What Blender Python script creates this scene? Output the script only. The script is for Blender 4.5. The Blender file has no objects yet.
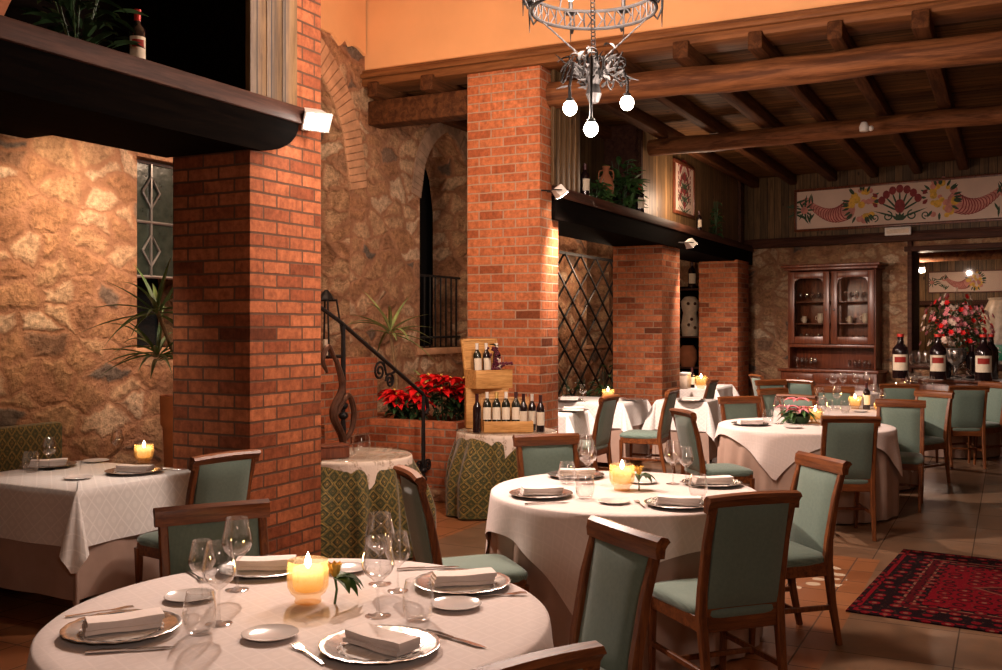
import bpy, bmesh, math, random
from mathutils import Vector, Matrix
PI = math.pi
R = math.radians
rnd = random.Random(7)
SC = bpy.context.scene
COL = SC.collection
SC.view_settings.view_transform = 'Standard'
SC.view_settings.look = 'None'
SC.view_settings.gamma = 1
SC.view_settings.use_curve_mapping = False
SC.view_settings.exposure = 0.15
SC.cycles.max_bounces = 8
SC.cycles.transparent_max_bounces = 24
SC.cycles.caustics_reflective = False
SC.cycles.caustics_refractive = False
SC.cycles.sample_clamp_indirect = 4
SC.cycles.blur_glossy = 0.5

# ---------------------------------------------------------------- camera
F = 1000.0            # focal length in pixels of the 1002 x 670 frame
EYE = 1.65
HOR = 325.0           # image row of the eye level
cd = bpy.data.cameras.new('camera')
cam = bpy.data.objects.new('camera', cd)
COL.objects.link(cam)
cam.location = (0, 0, EYE)
cam.rotation_euler = (R(90), 0, 0)
cd.sensor_width = 36
cd.lens = F / 1002 * 36
cd.shift_y = -(335 - HOR) / 1002
cd.clip_start = 0.05
SC.camera = cam

def at(px, py, z):                       # point of height z seen at a pixel
    D = (EYE - z) * F / (py - HOR)
    return Vector(((px - 501) * D / F, D, z))
def deep(px, py, D):                     # point at depth D seen at a pixel
    return Vector(((px - 501) * D / F, D, EYE - (py - HOR) * D / F))

ROOM0 = Vector((-1.506, 6.0, 0)); ROOMR = R(63)
UU = Vector((math.cos(ROOMR), math.sin(ROOMR), 0)); VV = Vector((-math.sin(ROOMR), math.cos(ROOMR), 0))
def room(a, b, z=0): return ROOM0 + UU * a + VV * b + Vector((0, 0, z))
BACK0 = Vector((4.445, 17.5, 0)); BACKR = -R(37.03)
def back(s, y, z=0): return BACK0 + Matrix.Rotation(BACKR, 3, 'Z') @ Vector((s, y, 0)) + Vector((0, 0, z))

# ---------------------------------------------------------------- mesh helpers
class MB:
    def __init__(s):
        s.v = []; s.f = []; s.uv = {}; s.m = []
        s.M = None
    def add(s, verts, faces, uvs=None):
        o = len(s.v)
        for p in verts:
            p = Vector(p)
            s.v.append(s.M @ p if s.M is not None else p)
        for i, f in enumerate(faces):
            if uvs: s.uv[len(s.f)] = [uvs[k] for k in f]
            s.f.append([k + o for k in f])
    def box(s, x0, x1, y0, y1, z0, z1, M=None, bev=0.0):
        if bev > 0:
            bm = bmesh.new(); bmesh.ops.create_cube(bm, size=1)
            for v in bm.verts:
                v.co = Vector(((x0 + x1) / 2 + v.co.x * (x1 - x0), (y0 + y1) / 2 + v.co.y * (y1 - y0), (z0 + z1) / 2 + v.co.z * (z1 - z0)))
            bmesh.ops.bevel(bm, geom=list(bm.edges), offset=bev, segments=2, profile=.5, affect='EDGES', clamp_overlap=True)
            bm.verts.index_update()
            vs = [M @ v.co if M else v.co.copy() for v in bm.verts]
            s.add(vs, [[v.index for v in f.verts] for f in bm.faces]); bm.free(); return s
        vs = [Vector(p) for p in ((x0, y0, z0), (x1, y0, z0), (x1, y1, z0), (x0, y1, z0), (x0, y0, z1), (x1, y0, z1), (x1, y1, z1), (x0, y1, z1))]
        if M: vs = [M @ p for p in vs]
        s.add(vs, [(0, 3, 2, 1), (4, 5, 6, 7), (0, 1, 5, 4), (1, 2, 6, 5), (2, 3, 7, 6), (3, 0, 4, 7)])
        return s
    def tube(s, pts, rad, n=8, cap=True, squash=1.0):
        pts = [Vector(p) for p in pts]
        if not hasattr(rad, '__len__'): rad = [rad] * len(pts)
        vs = []; up = None
        for i, p in enumerate(pts):
            d = (pts[min(i + 1, len(pts) - 1)] - pts[max(i - 1, 0)])
            d = d.normalized() if d.length > 1e-9 else Vector((0, 0, 1))
            if up is None:
                up = Vector((0, 0, 1)) if abs(d.z) < .9 else Vector((1, 0, 0))
            x = d.cross(up)
            x = x.normalized() if x.length > 1e-6 else d.orthogonal().normalized()
            y = x.cross(d).normalized(); up = y
            for k in range(n):
                t = 2 * PI * k / n
                vs.append(p + x * math.cos(t) * rad[i] + y * math.sin(t) * rad[i] * squash)
        fs = []
        for i in range(len(pts) - 1):
            for k in range(n):
                k2 = (k + 1) % n
                fs.append((i * n + k, i * n + k2, (i + 1) * n + k2, (i + 1) * n + k))
        if cap:
            fs.append(tuple(range(n - 1, -1, -1))); fs.append(tuple((len(pts) - 1) * n + k for k in range(n)))
        s.add(vs, fs); return s
    def bar(s, pts, w, h, side=(1, 0, 0)):       # rectangular section along pts; w along side, h across
        pts = [Vector(p) for p in pts]; sd = Vector(side).normalized(); vs = []
        for i, p in enumerate(pts):
            d = (pts[min(i + 1, len(pts) - 1)] - pts[max(i - 1, 0)]).normalized()
            x = (sd - d * sd.dot(d)).normalized(); y = d.cross(x)
            ww = w[i] if hasattr(w, '__len__') else w
            hh = h[i] if hasattr(h, '__len__') else h
            c = min(ww, hh) * .18
            for (a, b) in ((-.5, -.5), (.5, -.5), (.5, .5), (-.5, .5)):
                sa, sb = (1 if a > 0 else -1), (1 if b > 0 else -1)
                q1 = p + x * (a * ww - sa * c) + y * (b * hh); q2 = p + x * (a * ww) + y * (b * hh - sb * c)
                vs += [q1, q2] if (a * b < 0) else [q2, q1]
        n = 8; fs = []
        for i in range(len(pts) - 1):
            for k in range(n):
                k2 = (k + 1) % n
                fs.append((i * n + k, i * n + k2, (i + 1) * n + k2, (i + 1) * n + k))
        fs.append(tuple(range(n - 1, -1, -1))); fs.append(tuple((len(pts) - 1) * n + k for k in range(n)))
        s.add(vs, fs); return s
    def lathe(s, prof, n=24, c=(0, 0, 0)):
        c = Vector(c); vs = []; fs = []; idx = []
        for (r, z) in prof:
            if r < 1e-6:
                idx.append([len(vs)]); vs.append(c + Vector((0, 0, z)))
            else:
                idx.append(list(range(len(vs), len(vs) + n)))
                vs += [c + Vector((r * math.cos(2 * PI * k / n), r * math.sin(2 * PI * k / n), z)) for k in range(n)]
        for A, B in zip(idx[:-1], idx[1:]):
            for k in range(n):
                k2 = (k + 1) % n
                if len(A) == 1 and len(B) == 1: continue
                if len(A) == 1: fs.append((A[0], B[k2], B[k]))
                elif len(B) == 1: fs.append((A[k], A[k2], B[0]))
                else: fs.append((A[k], A[k2], B[k2], B[k]))
        s.add(vs, fs); return s
    def prism(s, poly, z0, z1, M=None):          # polygon in xy extruded along z
        n = len(poly)
        vs = [Vector((x, y, z0)) for x, y in poly] + [Vector((x, y, z1)) for x, y in poly]
        if M: vs = [M @ p for p in vs]
        s.add(vs, [tuple(range(n - 1, -1, -1)), tuple(range(n, 2 * n))] + [(k, (k + 1) % n, n + (k + 1) % n, n + k) for k in range(n)])
        return s
    def ball(s, c, r, n=10, m=7, sq=(1, 1, 1)):
        c = Vector(c); vs = [c + Vector((0, 0, -r * sq[2]))]; fs = []
        for i in range(1, m):
            t = PI * i / m
            for k in range(n):
                p = 2 * PI * k / n
                vs.append(c + Vector((r * sq[0] * math.sin(t) * math.cos(p), r * sq[1] * math.sin(t) * math.sin(p), -r * sq[2] * math.cos(t))))
        vs.append(c + Vector((0, 0, r * sq[2]))); L = len(vs) - 1
        for k in range(n):
            k2 = (k + 1) % n
            fs.append((0, 1 + k2, 1 + k)); fs.append((L, 1 + (m - 2) * n + k, 1 + (m - 2) * n + k2))
            for i in range(m - 2):
                fs.append((1 + i * n + k, 1 + i * n + k2, 1 + (i + 1) * n + k2, 1 + (i + 1) * n + k))
        s.add(vs, fs); return s
    def leaf(s, base, d, L, w, droop=.3, up=(0, 0, 1), fold=.25, k=5, tipw=.0, mid=.4):
        base = Vector(base); d = Vector(d).normalized(); up = Vector(up)
        x = d.cross(up)
        x = x.normalized() if x.length > 1e-5 else Vector((1, 0, 0))
        nrm = x.cross(d).normalized(); vs = []; fs = []
        p = base.copy(); dd = d.copy()
        for i in range(k + 1):
            t = i / k
            ww = w * (math.sin(PI * min(t / (2 * mid), .5)) if t < mid else math.cos(PI / 2 * (t - mid) / (1 - mid)))
            ww = max(ww, w * .06)
            nn = x.cross(dd).normalized()
            vs += [p - x * ww / 2 + nn * ww * fold, p.copy(), p + x * ww / 2 + nn * ww * fold]
            dd = (dd - Vector((0, 0, 1)) * droop / k).normalized()
            p = p + dd * L / k
        for i in range(k):
            a = i * 3
            fs += [(a, a + 1, a + 4, a + 3), (a + 1, a + 2, a + 5, a + 4)]
        s.add(vs, fs); return s
    def build(s, name, mat, parent=None, loc=None, rot=None, smooth=35):
        me = bpy.data.meshes.new(name)
        me.from_pydata([tuple(v) for v in s.v], [], s.f)
        uvl = me.uv_layers.new(name='UVMap')
        for p in me.polygons:
            ov = s.uv.get(p.index)
            n = p.normal; ax = max(range(3), key=lambda i: abs(n[i]))
            for j, li in enumerate(p.loop_indices):
                if ov: uvl.data[li].uv = ov[j]; continue
                c = me.vertices[me.loops[li].vertex_index].co
                uvl.data[li].uv = (c.y, c.z) if ax == 0 else ((c.x, c.z) if ax == 1 else (c.x, c.y))
        me.materials.append(mat)
        if smooth:
            me.shade_smooth(); me.set_sharp_from_angle(angle=R(smooth))
        o = bpy.data.objects.new(name, me); COL.objects.link(o)
        if loc is not None: o.location = loc
        if rot is not None: o.rotation_euler = (0, 0, rot)
        if parent: o.parent = parent
        return o

def tag(o, label, cat, group=None, kind=None):
    o['label'] = label; o['category'] = cat
    if group: o['group'] = group
    if kind: o['kind'] = kind
    return o
def thing(name, label, cat, loc=(0, 0, 0), rot=0, group=None):
    o = bpy.data.objects.new(name, None); COL.objects.link(o)
    o.empty_display_size = .1
    o.location = loc; o.rotation_euler = (0, 0, rot)
    return tag(o, label, cat, group)
def struct(name, mb, mat, frame=None, label=None, smooth=35):
    o = mb.build(name, mat, smooth=smooth)
    if frame == 'room': o.location = ROOM0; o.rotation_euler = (0, 0, ROOMR)
    if frame == 'back': o.location = BACK0; o.rotation_euler = (0, 0, BACKR)
    o['kind'] = 'structure'
    if label: o['label'] = label
    return o
def kids(o): return [c for c in bpy.data.objects if c.parent == o]
KIDS = {}
def dup(o, loc, rot=0, label=None, scale=None):
    if o.name not in KIDS: KIDS[o.name] = [(c, kids(c)) for c in kids(o)]
    r = o.copy(); COL.objects.link(r); r.location = loc; r.rotation_euler = (0, 0, rot)
    if label: r['label'] = label
    if scale: r.scale = (scale,) * 3 if not hasattr(scale, '__len__') else scale
    for c, gs in KIDS[o.name]:
        n = c.copy(); COL.objects.link(n); n.parent = r
        for g in gs:
            h = g.copy(); COL.objects.link(h); h.parent = n
    return r

# ---------------------------------------------------------------- material helpers
class G:
    def __init__(s, name):
        s.m = bpy.data.materials.new(name); s.m.use_nodes = True
        s.nt = s.m.node_tree; s.nt.nodes.clear()
        s.out = s.nt.nodes.new('ShaderNodeOutputMaterial')
    def n(s, t, props=None, **inp):
        nd = s.nt.nodes.new('ShaderNode' + t)
        for k, v in (props or {}).items(): setattr(nd, k, v)
        for k, v in inp.items():
            sock = nd.inputs[int(k[1:])] if (k[0] == '_' and k[1:].isdigit()) else nd.inputs[k.replace('_', ' ')]
            if isinstance(v, bpy.types.NodeSocket): s.nt.links.new(v, sock)
            else: sock.default_value = v
        return nd
    def math(s, op, a, b=0.0, c=None):
        d = {'_0': a, '_1': b}
        if c is not None: d['_2'] = c
        return s.n('Math', {'operation': op}, **d).outputs[0]
    def ramp(s, fac, stops, interp='LINEAR'):
        nd = s.n('ValToRGB', None, Fac=fac); cr = nd.color_ramp; cr.interpolation = interp
        while len(cr.elements) < len(stops): cr.elements.new(.5)
        for e, (p, c) in zip(cr.elements, stops):
            e.position = p; e.color = (*c, 1) if len(c) == 3 else c
        return nd.outputs[0]
    def mix(s, fac, a, b, mode='MIX'):
        nd = s.n('Mix', {'data_type': 'RGBA', 'blend_type': mode})
        for sock, v in ((nd.inputs[0], fac), (nd.inputs[6], a), (nd.inputs[7], b)):
            if isinstance(v, bpy.types.NodeSocket): s.nt.links.new(v, sock)
            else: sock.default_value = v if not (hasattr(v, '__len__') and len(v) == 3) else (*v, 1)
        return nd.outputs[2]
    def noise(s, vec, scale, detail=4, rough=.55, dist=0):
        return s.n('TexNoise', None, Vector=vec, Scale=scale, Detail=detail, Roughness=rough, Distortion=dist)
    def map(s, vec, scale=(1, 1, 1), loc=(0, 0, 0), rot=(0, 0, 0)):
        return s.n('Mapping', None, Vector=vec, Location=loc, Rotation=rot, Scale=scale).outputs[0]
    def obj(s): return s.n('TexCoord').outputs['Object']
    def uv(s): return s.n('TexCoord').outputs['UV']
    def bump(s, h, strength=.5, dist=.01):
        return s.n('Bump', None, Height=h, Strength=strength, Distance=dist).outputs[0]
    def pbr(s, color, rough=.5, metal=0, normal=None, spec=.5, **kw):
        d = dict(Roughness=rough, Metallic=metal)
        d['Base_Color'] = color if isinstance(color, bpy.types.NodeSocket) else (*color, 1)
        d['Specular_IOR_Level'] = spec
        if normal is not None: d['Normal'] = normal
        d.update(kw)
        nd = s.n('BsdfPrincipled', None, **d)
        s.nt.links.new(nd.outputs[0], s.out.inputs[0]); return s.m
    def surf(s, sock):
        s.nt.links.new(sock, s.out.inputs[0]); return s.m

def plain(name, c, rough=.5, metal=0, var=.15, scale=20, spec=.5, bump=0):
    g = G(name); o = g.obj(); nz = g.noise(o, scale)
    a = tuple(x * (1 - var) for x in c); b = tuple(min(1, x * (1 + var)) for x in c)
    col = g.ramp(nz.outputs[0], [(.3, a), (.7, b)])
    return g.pbr(col, rough, metal, g.bump(nz.outputs[0], bump, .004) if bump else None, spec)

def brick_mat(name, lo, hi, mortar, row=.081, width=.25, dark=.035):
    g = G(name); uv = g.uv()
    wob = g.noise(uv, 9, 2); w2 = g.mix(.008, uv, wob.outputs[1], 'ADD')
    bt = g.n('TexBrick', {'offset': .5, 'squash': 1.0}, Vector=w2, Scale=1.0, Color1=(0, 0, 0, 1), Color2=(1, 1, 1, 1), Mortar=(.5, .5, .5, 1), Mortar_Size=.0078, Mortar_Smooth=.3, Bias=0.0, Brick_Width=width, Row_Height=row)
    mid = tuple((a + b) / 2 for a, b in zip(lo, hi))
    dk = tuple(x * .38 for x in lo)
    c = g.ramp(bt.outputs[0], [(0, dk), (dark, tuple(x * .8 for x in lo)), (dark + .10, lo), (.5, mid), (1, hi)])
    nz = g.noise(uv, 22, 6, .65); big = g.noise(uv, 2.2, 3)
    c = g.mix(.75, c, g.ramp(nz.outputs[0], [(.3, (.42, .40, .38)), (.62, (1.12, 1.1, 1.08))]), 'MULTIPLY')
    sk = g.noise(g.map(uv, (26, 5, 1)), 1.0, 4); c = g.mix(.5, c, g.ramp(sk.outputs[0], [(.3, (.6, .58, .55)), (.65, (1.15, 1.15, 1.15))]), 'MULTIPLY')
    c = g.mix(.5, c, g.ramp(big.outputs[0], [(.3, (.65, .6, .6)), (.7, (1.15, 1.15, 1.15))]), 'MULTIPLY')
    c = g.mix(bt.outputs[1], c, g.mix(nz.outputs[0], tuple(x * .6 for x in mortar), mortar))
    h = g.math('SUBTRACT', g.math('MULTIPLY', nz.outputs[0], .35), bt.outputs[1])
    return g.pbr(c, .82, 0, g.bump(h, .9, .012), .25)

def stone_mat(name, tint=(1, 1, 1), scale=3.2):
    g = G(name); uv = g.uv()
    nz = g.noise(uv, 2.5, 4); w = g.mix(.30, uv, nz.outputs[1], 'ADD'); nz2 = g.noise(uv, 11, 4, .6); w = g.mix(.06, w, nz2.outputs[1], 'ADD')
    w = g.map(w, (1, 1.75, 1))
    ve = g.n('TexVoronoi', {'feature': 'DISTANCE_TO_EDGE', 'voronoi_dimensions': '2D'}, Vector=w, Scale=scale, Randomness=1)
    vc = g.n('TexVoronoi', {'feature': 'F1', 'voronoi_dimensions': '2D'}, Vector=w, Scale=scale, Randomness=1)
    t = lambda c: tuple(x * y for x, y in zip(c, tint))
    sep = g.n('SeparateColor', None, Color=vc.outputs['Color'])
    c = g.ramp(sep.outputs[0], [(0, t((.20, .19, .19))), (.14, t((.42, .25, .16))), (.35, t((.52, .33, .21))), (.6, t((.58, .42, .29))), (.8, t((.66, .51, .38))), (1, t((.74, .64, .53)))])
    fine = g.noise(uv, 19, 10, .74); mid = g.noise(uv, 5, 5, .6)
    c = g.mix(.9, c, g.ramp(fine.outputs[0], [(.32, (.34, .31, .29)), (.5, (.95, .92, .88)), (.66, (1.4, 1.38, 1.34))]), 'MULTIPLY')
    ms = g.math('ADD', ve.outputs[0], g.math('MULTIPLY', g.math('SUBTRACT', mid.outputs[0], .5), .22))
    mk = g.ramp(ms, [(.05, (1, 1, 1)), (.17, (.0, .0, .0))])
    mort = g.mix(fine.outputs[0], t((.32, .17, .105)), t((.62, .39, .27)))
    c = g.mix(mk, c, mort)
    c = g.mix(.6, c, g.ramp(mid.outputs[0], [(.35, (.55, .5, .5)), (.62, (1.1, 1.1, 1.1))]), 'MULTIPLY')
    h = g.math('ADD', g.math('MULTIPLY', g.ramp(ms, [(.02, (0, 0, 0)), (.24, (1, 1, 1))]), .45), g.math('ADD', g.math('MULTIPLY', fine.outputs[0], .9), g.math('MULTIPLY', mid.outputs[0], .9)))
    return g.pbr(c, .9, 0, g.bump(h, 1.0, .05), .2)

def wood_mat(name, lo, hi, rough=.35, axis=0, scale=1.0, plank=None, plank_axis=0, spec=.5, bumpy=.25, use_uv=False):
    g = G(name); o = g.uv() if use_uv else g.obj()
    st = [14 * scale] * 3; st[axis] = 1.1 * scale
    v = g.map(o, tuple(st))
    nz = g.noise(v, 2.2, 6, .62, .6)
    f2 = g.noise(g.map(o, tuple(x * 5 for x in st)), 3, 3)
    f = g.math('ADD', g.math('MULTIPLY', nz.outputs[0], .8), g.math('MULTIPLY', f2.outputs[0], .2))
    c = g.ramp(f, [(.28, tuple(x * .55 for x in lo)), (.42, lo), (.62, hi), (.8, tuple(min(1, x * 1.15) for x in hi))])
    h = f
    if plank:
        x = g.n('SeparateXYZ', None, Vector=o).outputs[plank_axis]
        q = g.math('DIVIDE', x, plank); fr = g.math('FRACT', q); fl = g.math('FLOOR', q)
        d = g.math('MINIMUM', fr, g.math('SUBTRACT', 1.0, fr))
        gap = g.ramp(d, [(.02, (0, 0, 0)), (.06, (1, 1, 1))])
        wn = g.n('TexWhiteNoise', {'noise_dimensions': '1D'}, W=fl)
        c = g.mix(.7, c, g.ramp(wn.outputs[0], [(0, (.45, .45, .42)), (1, (1.25, 1.2, 1.1))]), 'MULTIPLY')
        kn = g.n('TexVoronoi', {'feature': 'F1'}, Vector=g.map(o, (6, 6, 3)), Scale=1.0)
        c = g.mix(g.ramp(kn.outputs[0], [(.05, (1, 1, 1)), (.14, (0, 0, 0))]), c, tuple(x * .3 for x in lo))
        c = g.mix(gap, tuple(x * .12 for x in lo), c)
        h = g.math('ADD', g.math('MULTIPLY', f, .3), gap)
    return g.pbr(c, rough, 0, g.bump(h, bumpy, .006), spec)

def glass_thin(name, tint=(1, 1, 1), refl=.9, body=.03):
    g = G(name)
    lw = g.n('LayerWeight', None, Blend=.35)
    tr = g.n('BsdfTransparent', None, Color=(*tint, 1))
    gl = g.n('BsdfGlossy', None, Color=(1, 1, 1, 1), Roughness=.03)
    f = g.math('ADD', g.math('MULTIPLY', g.math('POWER', lw.outputs['Facing'], 1.7), refl), body)
    mx = g.n('MixShader', None, _0=f, _1=tr.outputs[0], _2=gl.outputs[0])
    return g.surf(mx.outputs[0])

def emit(name, c, s):
    g = G(name); e = g.n('Emission', None, Color=(*c, 1), Strength=s); return g.surf(e.outputs[0])

# ---------------------------------------------------------------- materials
M = {}
M['brick'] = brick_mat('red_brick', (.33, .088, .034), (.60, .205, .085), (.40, .25, .16))
M['brick_dark'] = brick_mat('dark_jointed_brick', (.30, .085, .034), (.52, .175, .072), (.15, .075, .045), .082, .25, .03)
M['brick_bright'] = brick_mat('bright_red_brick', (.44, .125, .048), (.64, .22, .09), (.52, .34, .23), .090, .27, .02)
M['brick_low'] = brick_mat('planter_brick', (.34, .09, .035), (.56, .18, .075), (.33, .22, .15), .075, .26)
M['stone'] = stone_mat('rubble_stone', (1.0, .85, .70))
M['stone_back'] = stone_mat('rubble_stone_back', (.75, .66, .55), 3.6)
M['plaster'] = plain('orange_plaster', (.80, .42, .19), .85, 0, .06, 1.6, .2)
M['plaster_high'] = plain('ceiling_plaster', (.42, .26, .14), .9, 0, .04, 2, .2)
M['dark_wood'] = wood_mat('dark_brown_wood', (.042, .016, .010), (.085, .034, .020), .6, 0, .7, spec=.15)
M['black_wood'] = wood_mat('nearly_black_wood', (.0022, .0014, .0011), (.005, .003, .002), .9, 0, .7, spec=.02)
M['beam'] = wood_mat('timber_beam', (.10, .035, .013), (.28, .11, .040), .65, 1, .45, spec=.2, bumpy=.5)
M['joist'] = wood_mat('joist_timber', (.05, .018, .007), (.11, .042, .015), .75, 0, .5, spec=.1, bumpy=.4)
M['ceil'] = wood_mat('ceiling_board', (.075, .033, .011), (.17, .08, .028), .75, 1, .6, plank=.16, plank_axis=0, spec=.1)
M['clad'] = wood_mat('pine_cladding', (.13, .075, .034), (.26, .155, .07), .5, 2, .8, plank=.13, plank_axis=0, spec=.35)
M['clad_dark'] = wood_mat('dark_cladding', (.085, .048, .022), (.165, .098, .044), .5, 2, .8, plank=.125, plank_axis=0, spec=.3)
M['cornice'] = wood_mat('cornice_wood', (.14, .052, .017), (.25, .10, .034), .6, 1, .5, spec=.2)
M['chair'] = wood_mat('chair_wood', (.088, .025, .008), (.195, .063, .018), .38, 2, 1.6, spec=.32, bumpy=.06)
M['crest'] = wood_mat('crest_wood', (.092, .026, .008), (.20, .064, .018), .38, 0, 1.6, spec=.32, bumpy=.06)
M['cab'] = wood_mat('cabinet_mahogany', (.095, .024, .011), (.19, .054, .023), .3, 2, 1.2, spec=.5, bumpy=.08)
M['pale_wood'] = wood_mat('pale_pine', (.50, .24, .07), (.72, .40, .14), .5, 0, 1.5, spec=.3)
def green_fab():
    g = G('green_upholstery'); o = g.obj()
    w = g.n('TexWave', {'wave_type': 'BANDS', 'bands_direction': 'X'}, Vector=o, Scale=70, Distortion=1.5, Detail=2)
    nz = g.noise(o, 60, 3)
    f = g.math('ADD', g.math('MULTIPLY', w.outputs[0], .5), g.math('MULTIPLY', nz.outputs[0], .5))
    c = g.ramp(f, [(.2, (.092, .136, .110)), (.8, (.150, .205, .170))])
    return g.pbr(c, .75, 0, g.bump(f, .3, .002), .25, Sheen_Weight=.3, Sheen_Roughness=.4)
M['green'] = green_fab()
def damask(name, c, amt=.16, k=17):
    g = G(name); uv = g.uv()
    s = g.n('SeparateXYZ', None, Vector=uv)
    p = g.math('ADD', s.outputs[0], g.math('MULTIPLY', s.outputs[1], .8)); q = g.math('SUBTRACT', s.outputs[0], g.math('MULTIPLY', s.outputs[1], .8))
    a = g.math('ABSOLUTE', g.math('SINE', g.math('MULTIPLY', p, k * PI / 2))); b = g.math('ABSOLUTE', g.math('SINE', g.math('MULTIPLY', q, k * PI / 2)))
    mn = g.math('MINIMUM', a, b); mx = g.math('MULTIPLY', a, b)
    line = g.ramp(mn, [(.10, (1, 1, 1)), (.2, (0, 0, 0))])
    dot = g.ramp(mx, [(.72, (0, 0, 0)), (.82, (1, 1, 1))])
    f = g.math('MAXIMUM', line, g.math('MULTIPLY', dot, .6))
    nz = g.noise(uv, 500, 2); cr = g.noise(uv, 5, 3)
    c0 = tuple(x * (1 - amt) for x in c)
    col = g.mix(f, c0, c)
    rough = g.math('SUBTRACT', .8, g.math('MULTIPLY', f, .12))
    h = g.math('ADD', g.math('MULTIPLY', nz.outputs[0], .1), cr.outputs[0])
    return g.pbr(col, rough, 0, g.bump(h, .35, .012), .35, Sheen_Weight=.15)
M['cloth'] = damask('white_damask', (.70, .605, .57), .06, 24)
M['cloth_white'] = damask('bright_white_damask', (.82, .78, .75), .13, 20)
M['skirt'] = plain('taupe_underskirt', (.36, .25, .20), .85, 0, .08, 8, .15)
M['napkin'] = plain('napkin_linen', (.86, .76, .71), .85, 0, .03, 60, .2, .2)
M['lace'] = None
def lace():
    g = G('ivory_lace'); uv = g.uv()
    v = g.n('TexVoronoi', {'feature': 'DISTANCE_TO_EDGE'}, Vector=uv, Scale=38)
    f = g.ramp(v.outputs[0], [(.05, (0, 0, 0)), (.12, (1, 1, 1))])
    v2 = g.noise(uv, 11, 1); keep = g.ramp(v2.outputs[0], [(.52, (1, 1, 1)), (.56, (0, 0, 0))])
    col = g.mix(g.math('MULTIPLY', f, g.math('SUBTRACT', 1, keep)), (.78, .66, .56), (.50, .38, .28))
    return g.pbr(col, .8, 0, g.bump(f, .3, .003), .2)
M['lace'] = lace()
def brocade():
    g = G('green_gold_brocade'); uv = g.uv()
    s = g.n('SeparateXYZ', None, Vector=uv)
    p = g.math('MULTIPLY', g.math('ADD', s.outputs[0], g.math('MULTIPLY', s.outputs[1], .75)), 14.0); q = g.math('MULTIPLY', g.math('SUBTRACT', s.outputs[0], g.math('MULTIPLY', s.outputs[1], .75)), 14.0)
    fp = g.math('ABSOLUTE', g.math('SUBTRACT', g.math('FRACT', p), .5)); fq = g.math('ABSOLUTE', g.math('SUBTRACT', g.math('FRACT', q), .5))
    d = g.math('MAXIMUM', fp, fq)
    c = g.ramp(d, [(0, (.34, .22, .045)), (.09, (.012, .018, .006)), (.17, (.26, .175, .04)), (.22, (.03, .038, .009)), (.36, (.095, .08, .02)), (.40, (.38, .26, .065)), (.47, (.03, .026, .008))], 'CONSTANT')
    par = g.math('MODULO', g.math('ADD', g.math('FLOOR', p), g.math('FLOOR', q)), 2.0)
    c = g.mix(g.math('MULTIPLY', g.math('ABSOLUTE', par), .45), c, (.035, .05, .014))
    nz = g.noise(uv, 70, 5, .7)
    c = g.mix(.85, c, g.ramp(nz.outputs[0], [(.36, (.25, .25, .25)), (.62, (1.4, 1.35, 1.2))]), 'MULTIPLY')
    return g.pbr(c, .6, 0, g.bump(d, .2, .004), .3, Sheen_Weight=.3)
M['brocade'] = brocade()
M['silver'] = plain('beaten_silver', (.60, .56, .53), .22, .9, .2, 45, .5, .15)
M['steel'] = plain('steel_cutlery', (.60, .56, .53), .18, 1, .05, 30)
M['china'] = plain('white_china', (.66, .62, .60), .15, 0, .03, 10, .6)
M['glass'] = glass_thin('clear_glass', (.97, .97, .97), 1.0, .05)
M['tumbler'] = glass_thin('tumbler_glass', (.97, .97, .97), .9, .03)
M['pane'] = glass_thin('cabinet_pane', (.9, .9, .88), .35, .03)
M['iron'] = plain('wrought_iron', (.022, .020, .020), .5, .6, .3, 30, .5, .2)
M['rust_iron'] = plain('bronzed_iron', (.11, .05, .03), .45, .5, .3, 20, .5, .2)
M['chand'] = plain('chandelier_iron', (.012, .011, .011), .6, .0, .3, 25, .3, .15)
M['bottle'] = plain('dark_green_glass', (.010, .014, .009), .12, 0, .1, 5, .8)
M['bottle_red'] = plain('dark_wine_glass', (.012, .006, .007), .1, 0, .1, 5, .8)
M['label'] = plain('cream_label', (.70, .60, .46), .7, 0, .06, 40, .2)
M['label_red'] = plain('red_label_block', (.30, .025, .018), .6, 0, .1, 40, .2)
M['cap_red'] = plain('red_foil', (.55, .03, .02), .35, .1, .1, 30)
M['cap_white'] = plain('white_foil', (.72, .66, .58), .35, .1, .05, 30)
M['cap_gold'] = plain('gold_foil', (.60, .40, .12), .35, .4, .1, 30)
M['cap_dark'] = plain('dark_foil', (.05, .012, .014), .3, .2, .1, 30)
M['leaf'] = plain('leaf_green', (.05, .12, .03), .45, 0, .4, 14, .4)
M['leaf_dark'] = plain('leaf_dark_green', (.025, .06, .02), .45, 0, .4, 14, .4)
M['yucca'] = plain('yucca_leaf', (.24, .30, .10), .4, 0, .35, 9, .4)
M['dracaena'] = plain('dracaena_leaf', (.07, .13, .035), .4, 0, .35, 9, .4)
M['trunk'] = plain('cane_trunk', (.22, .14, .07), .8, 0, .3, 30, .2, .4)
M['red_bract'] = plain('red_bract', (.70, .012, .014), .5, 0, .25, 18, .3)
M['terra'] = plain('terracotta', (.36, .13, .06), .8, 0, .15, 8, .2, .2)
M['pink'] = plain('pink_petal', (.72, .25, .28), .5, 0, .3, 25, .3)
M['yellow_petal'] = plain('yellow_petal', (.75, .48, .10), .5, 0, .3, 25, .3)
M['white_petal'] = plain('pale_petal', (.72, .55, .45), .5, 0, .2, 25, .3)
M['grape'] = plain('red_grape', (.10, .012, .03), .3, 0, .4, 20, .5)
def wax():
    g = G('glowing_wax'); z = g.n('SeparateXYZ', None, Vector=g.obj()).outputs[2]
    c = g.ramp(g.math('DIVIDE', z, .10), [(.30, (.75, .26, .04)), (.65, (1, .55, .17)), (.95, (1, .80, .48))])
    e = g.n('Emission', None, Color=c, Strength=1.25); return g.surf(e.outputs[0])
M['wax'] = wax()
M['flame'] = emit('candle_flame', (1, .82, .5), 30)
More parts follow.
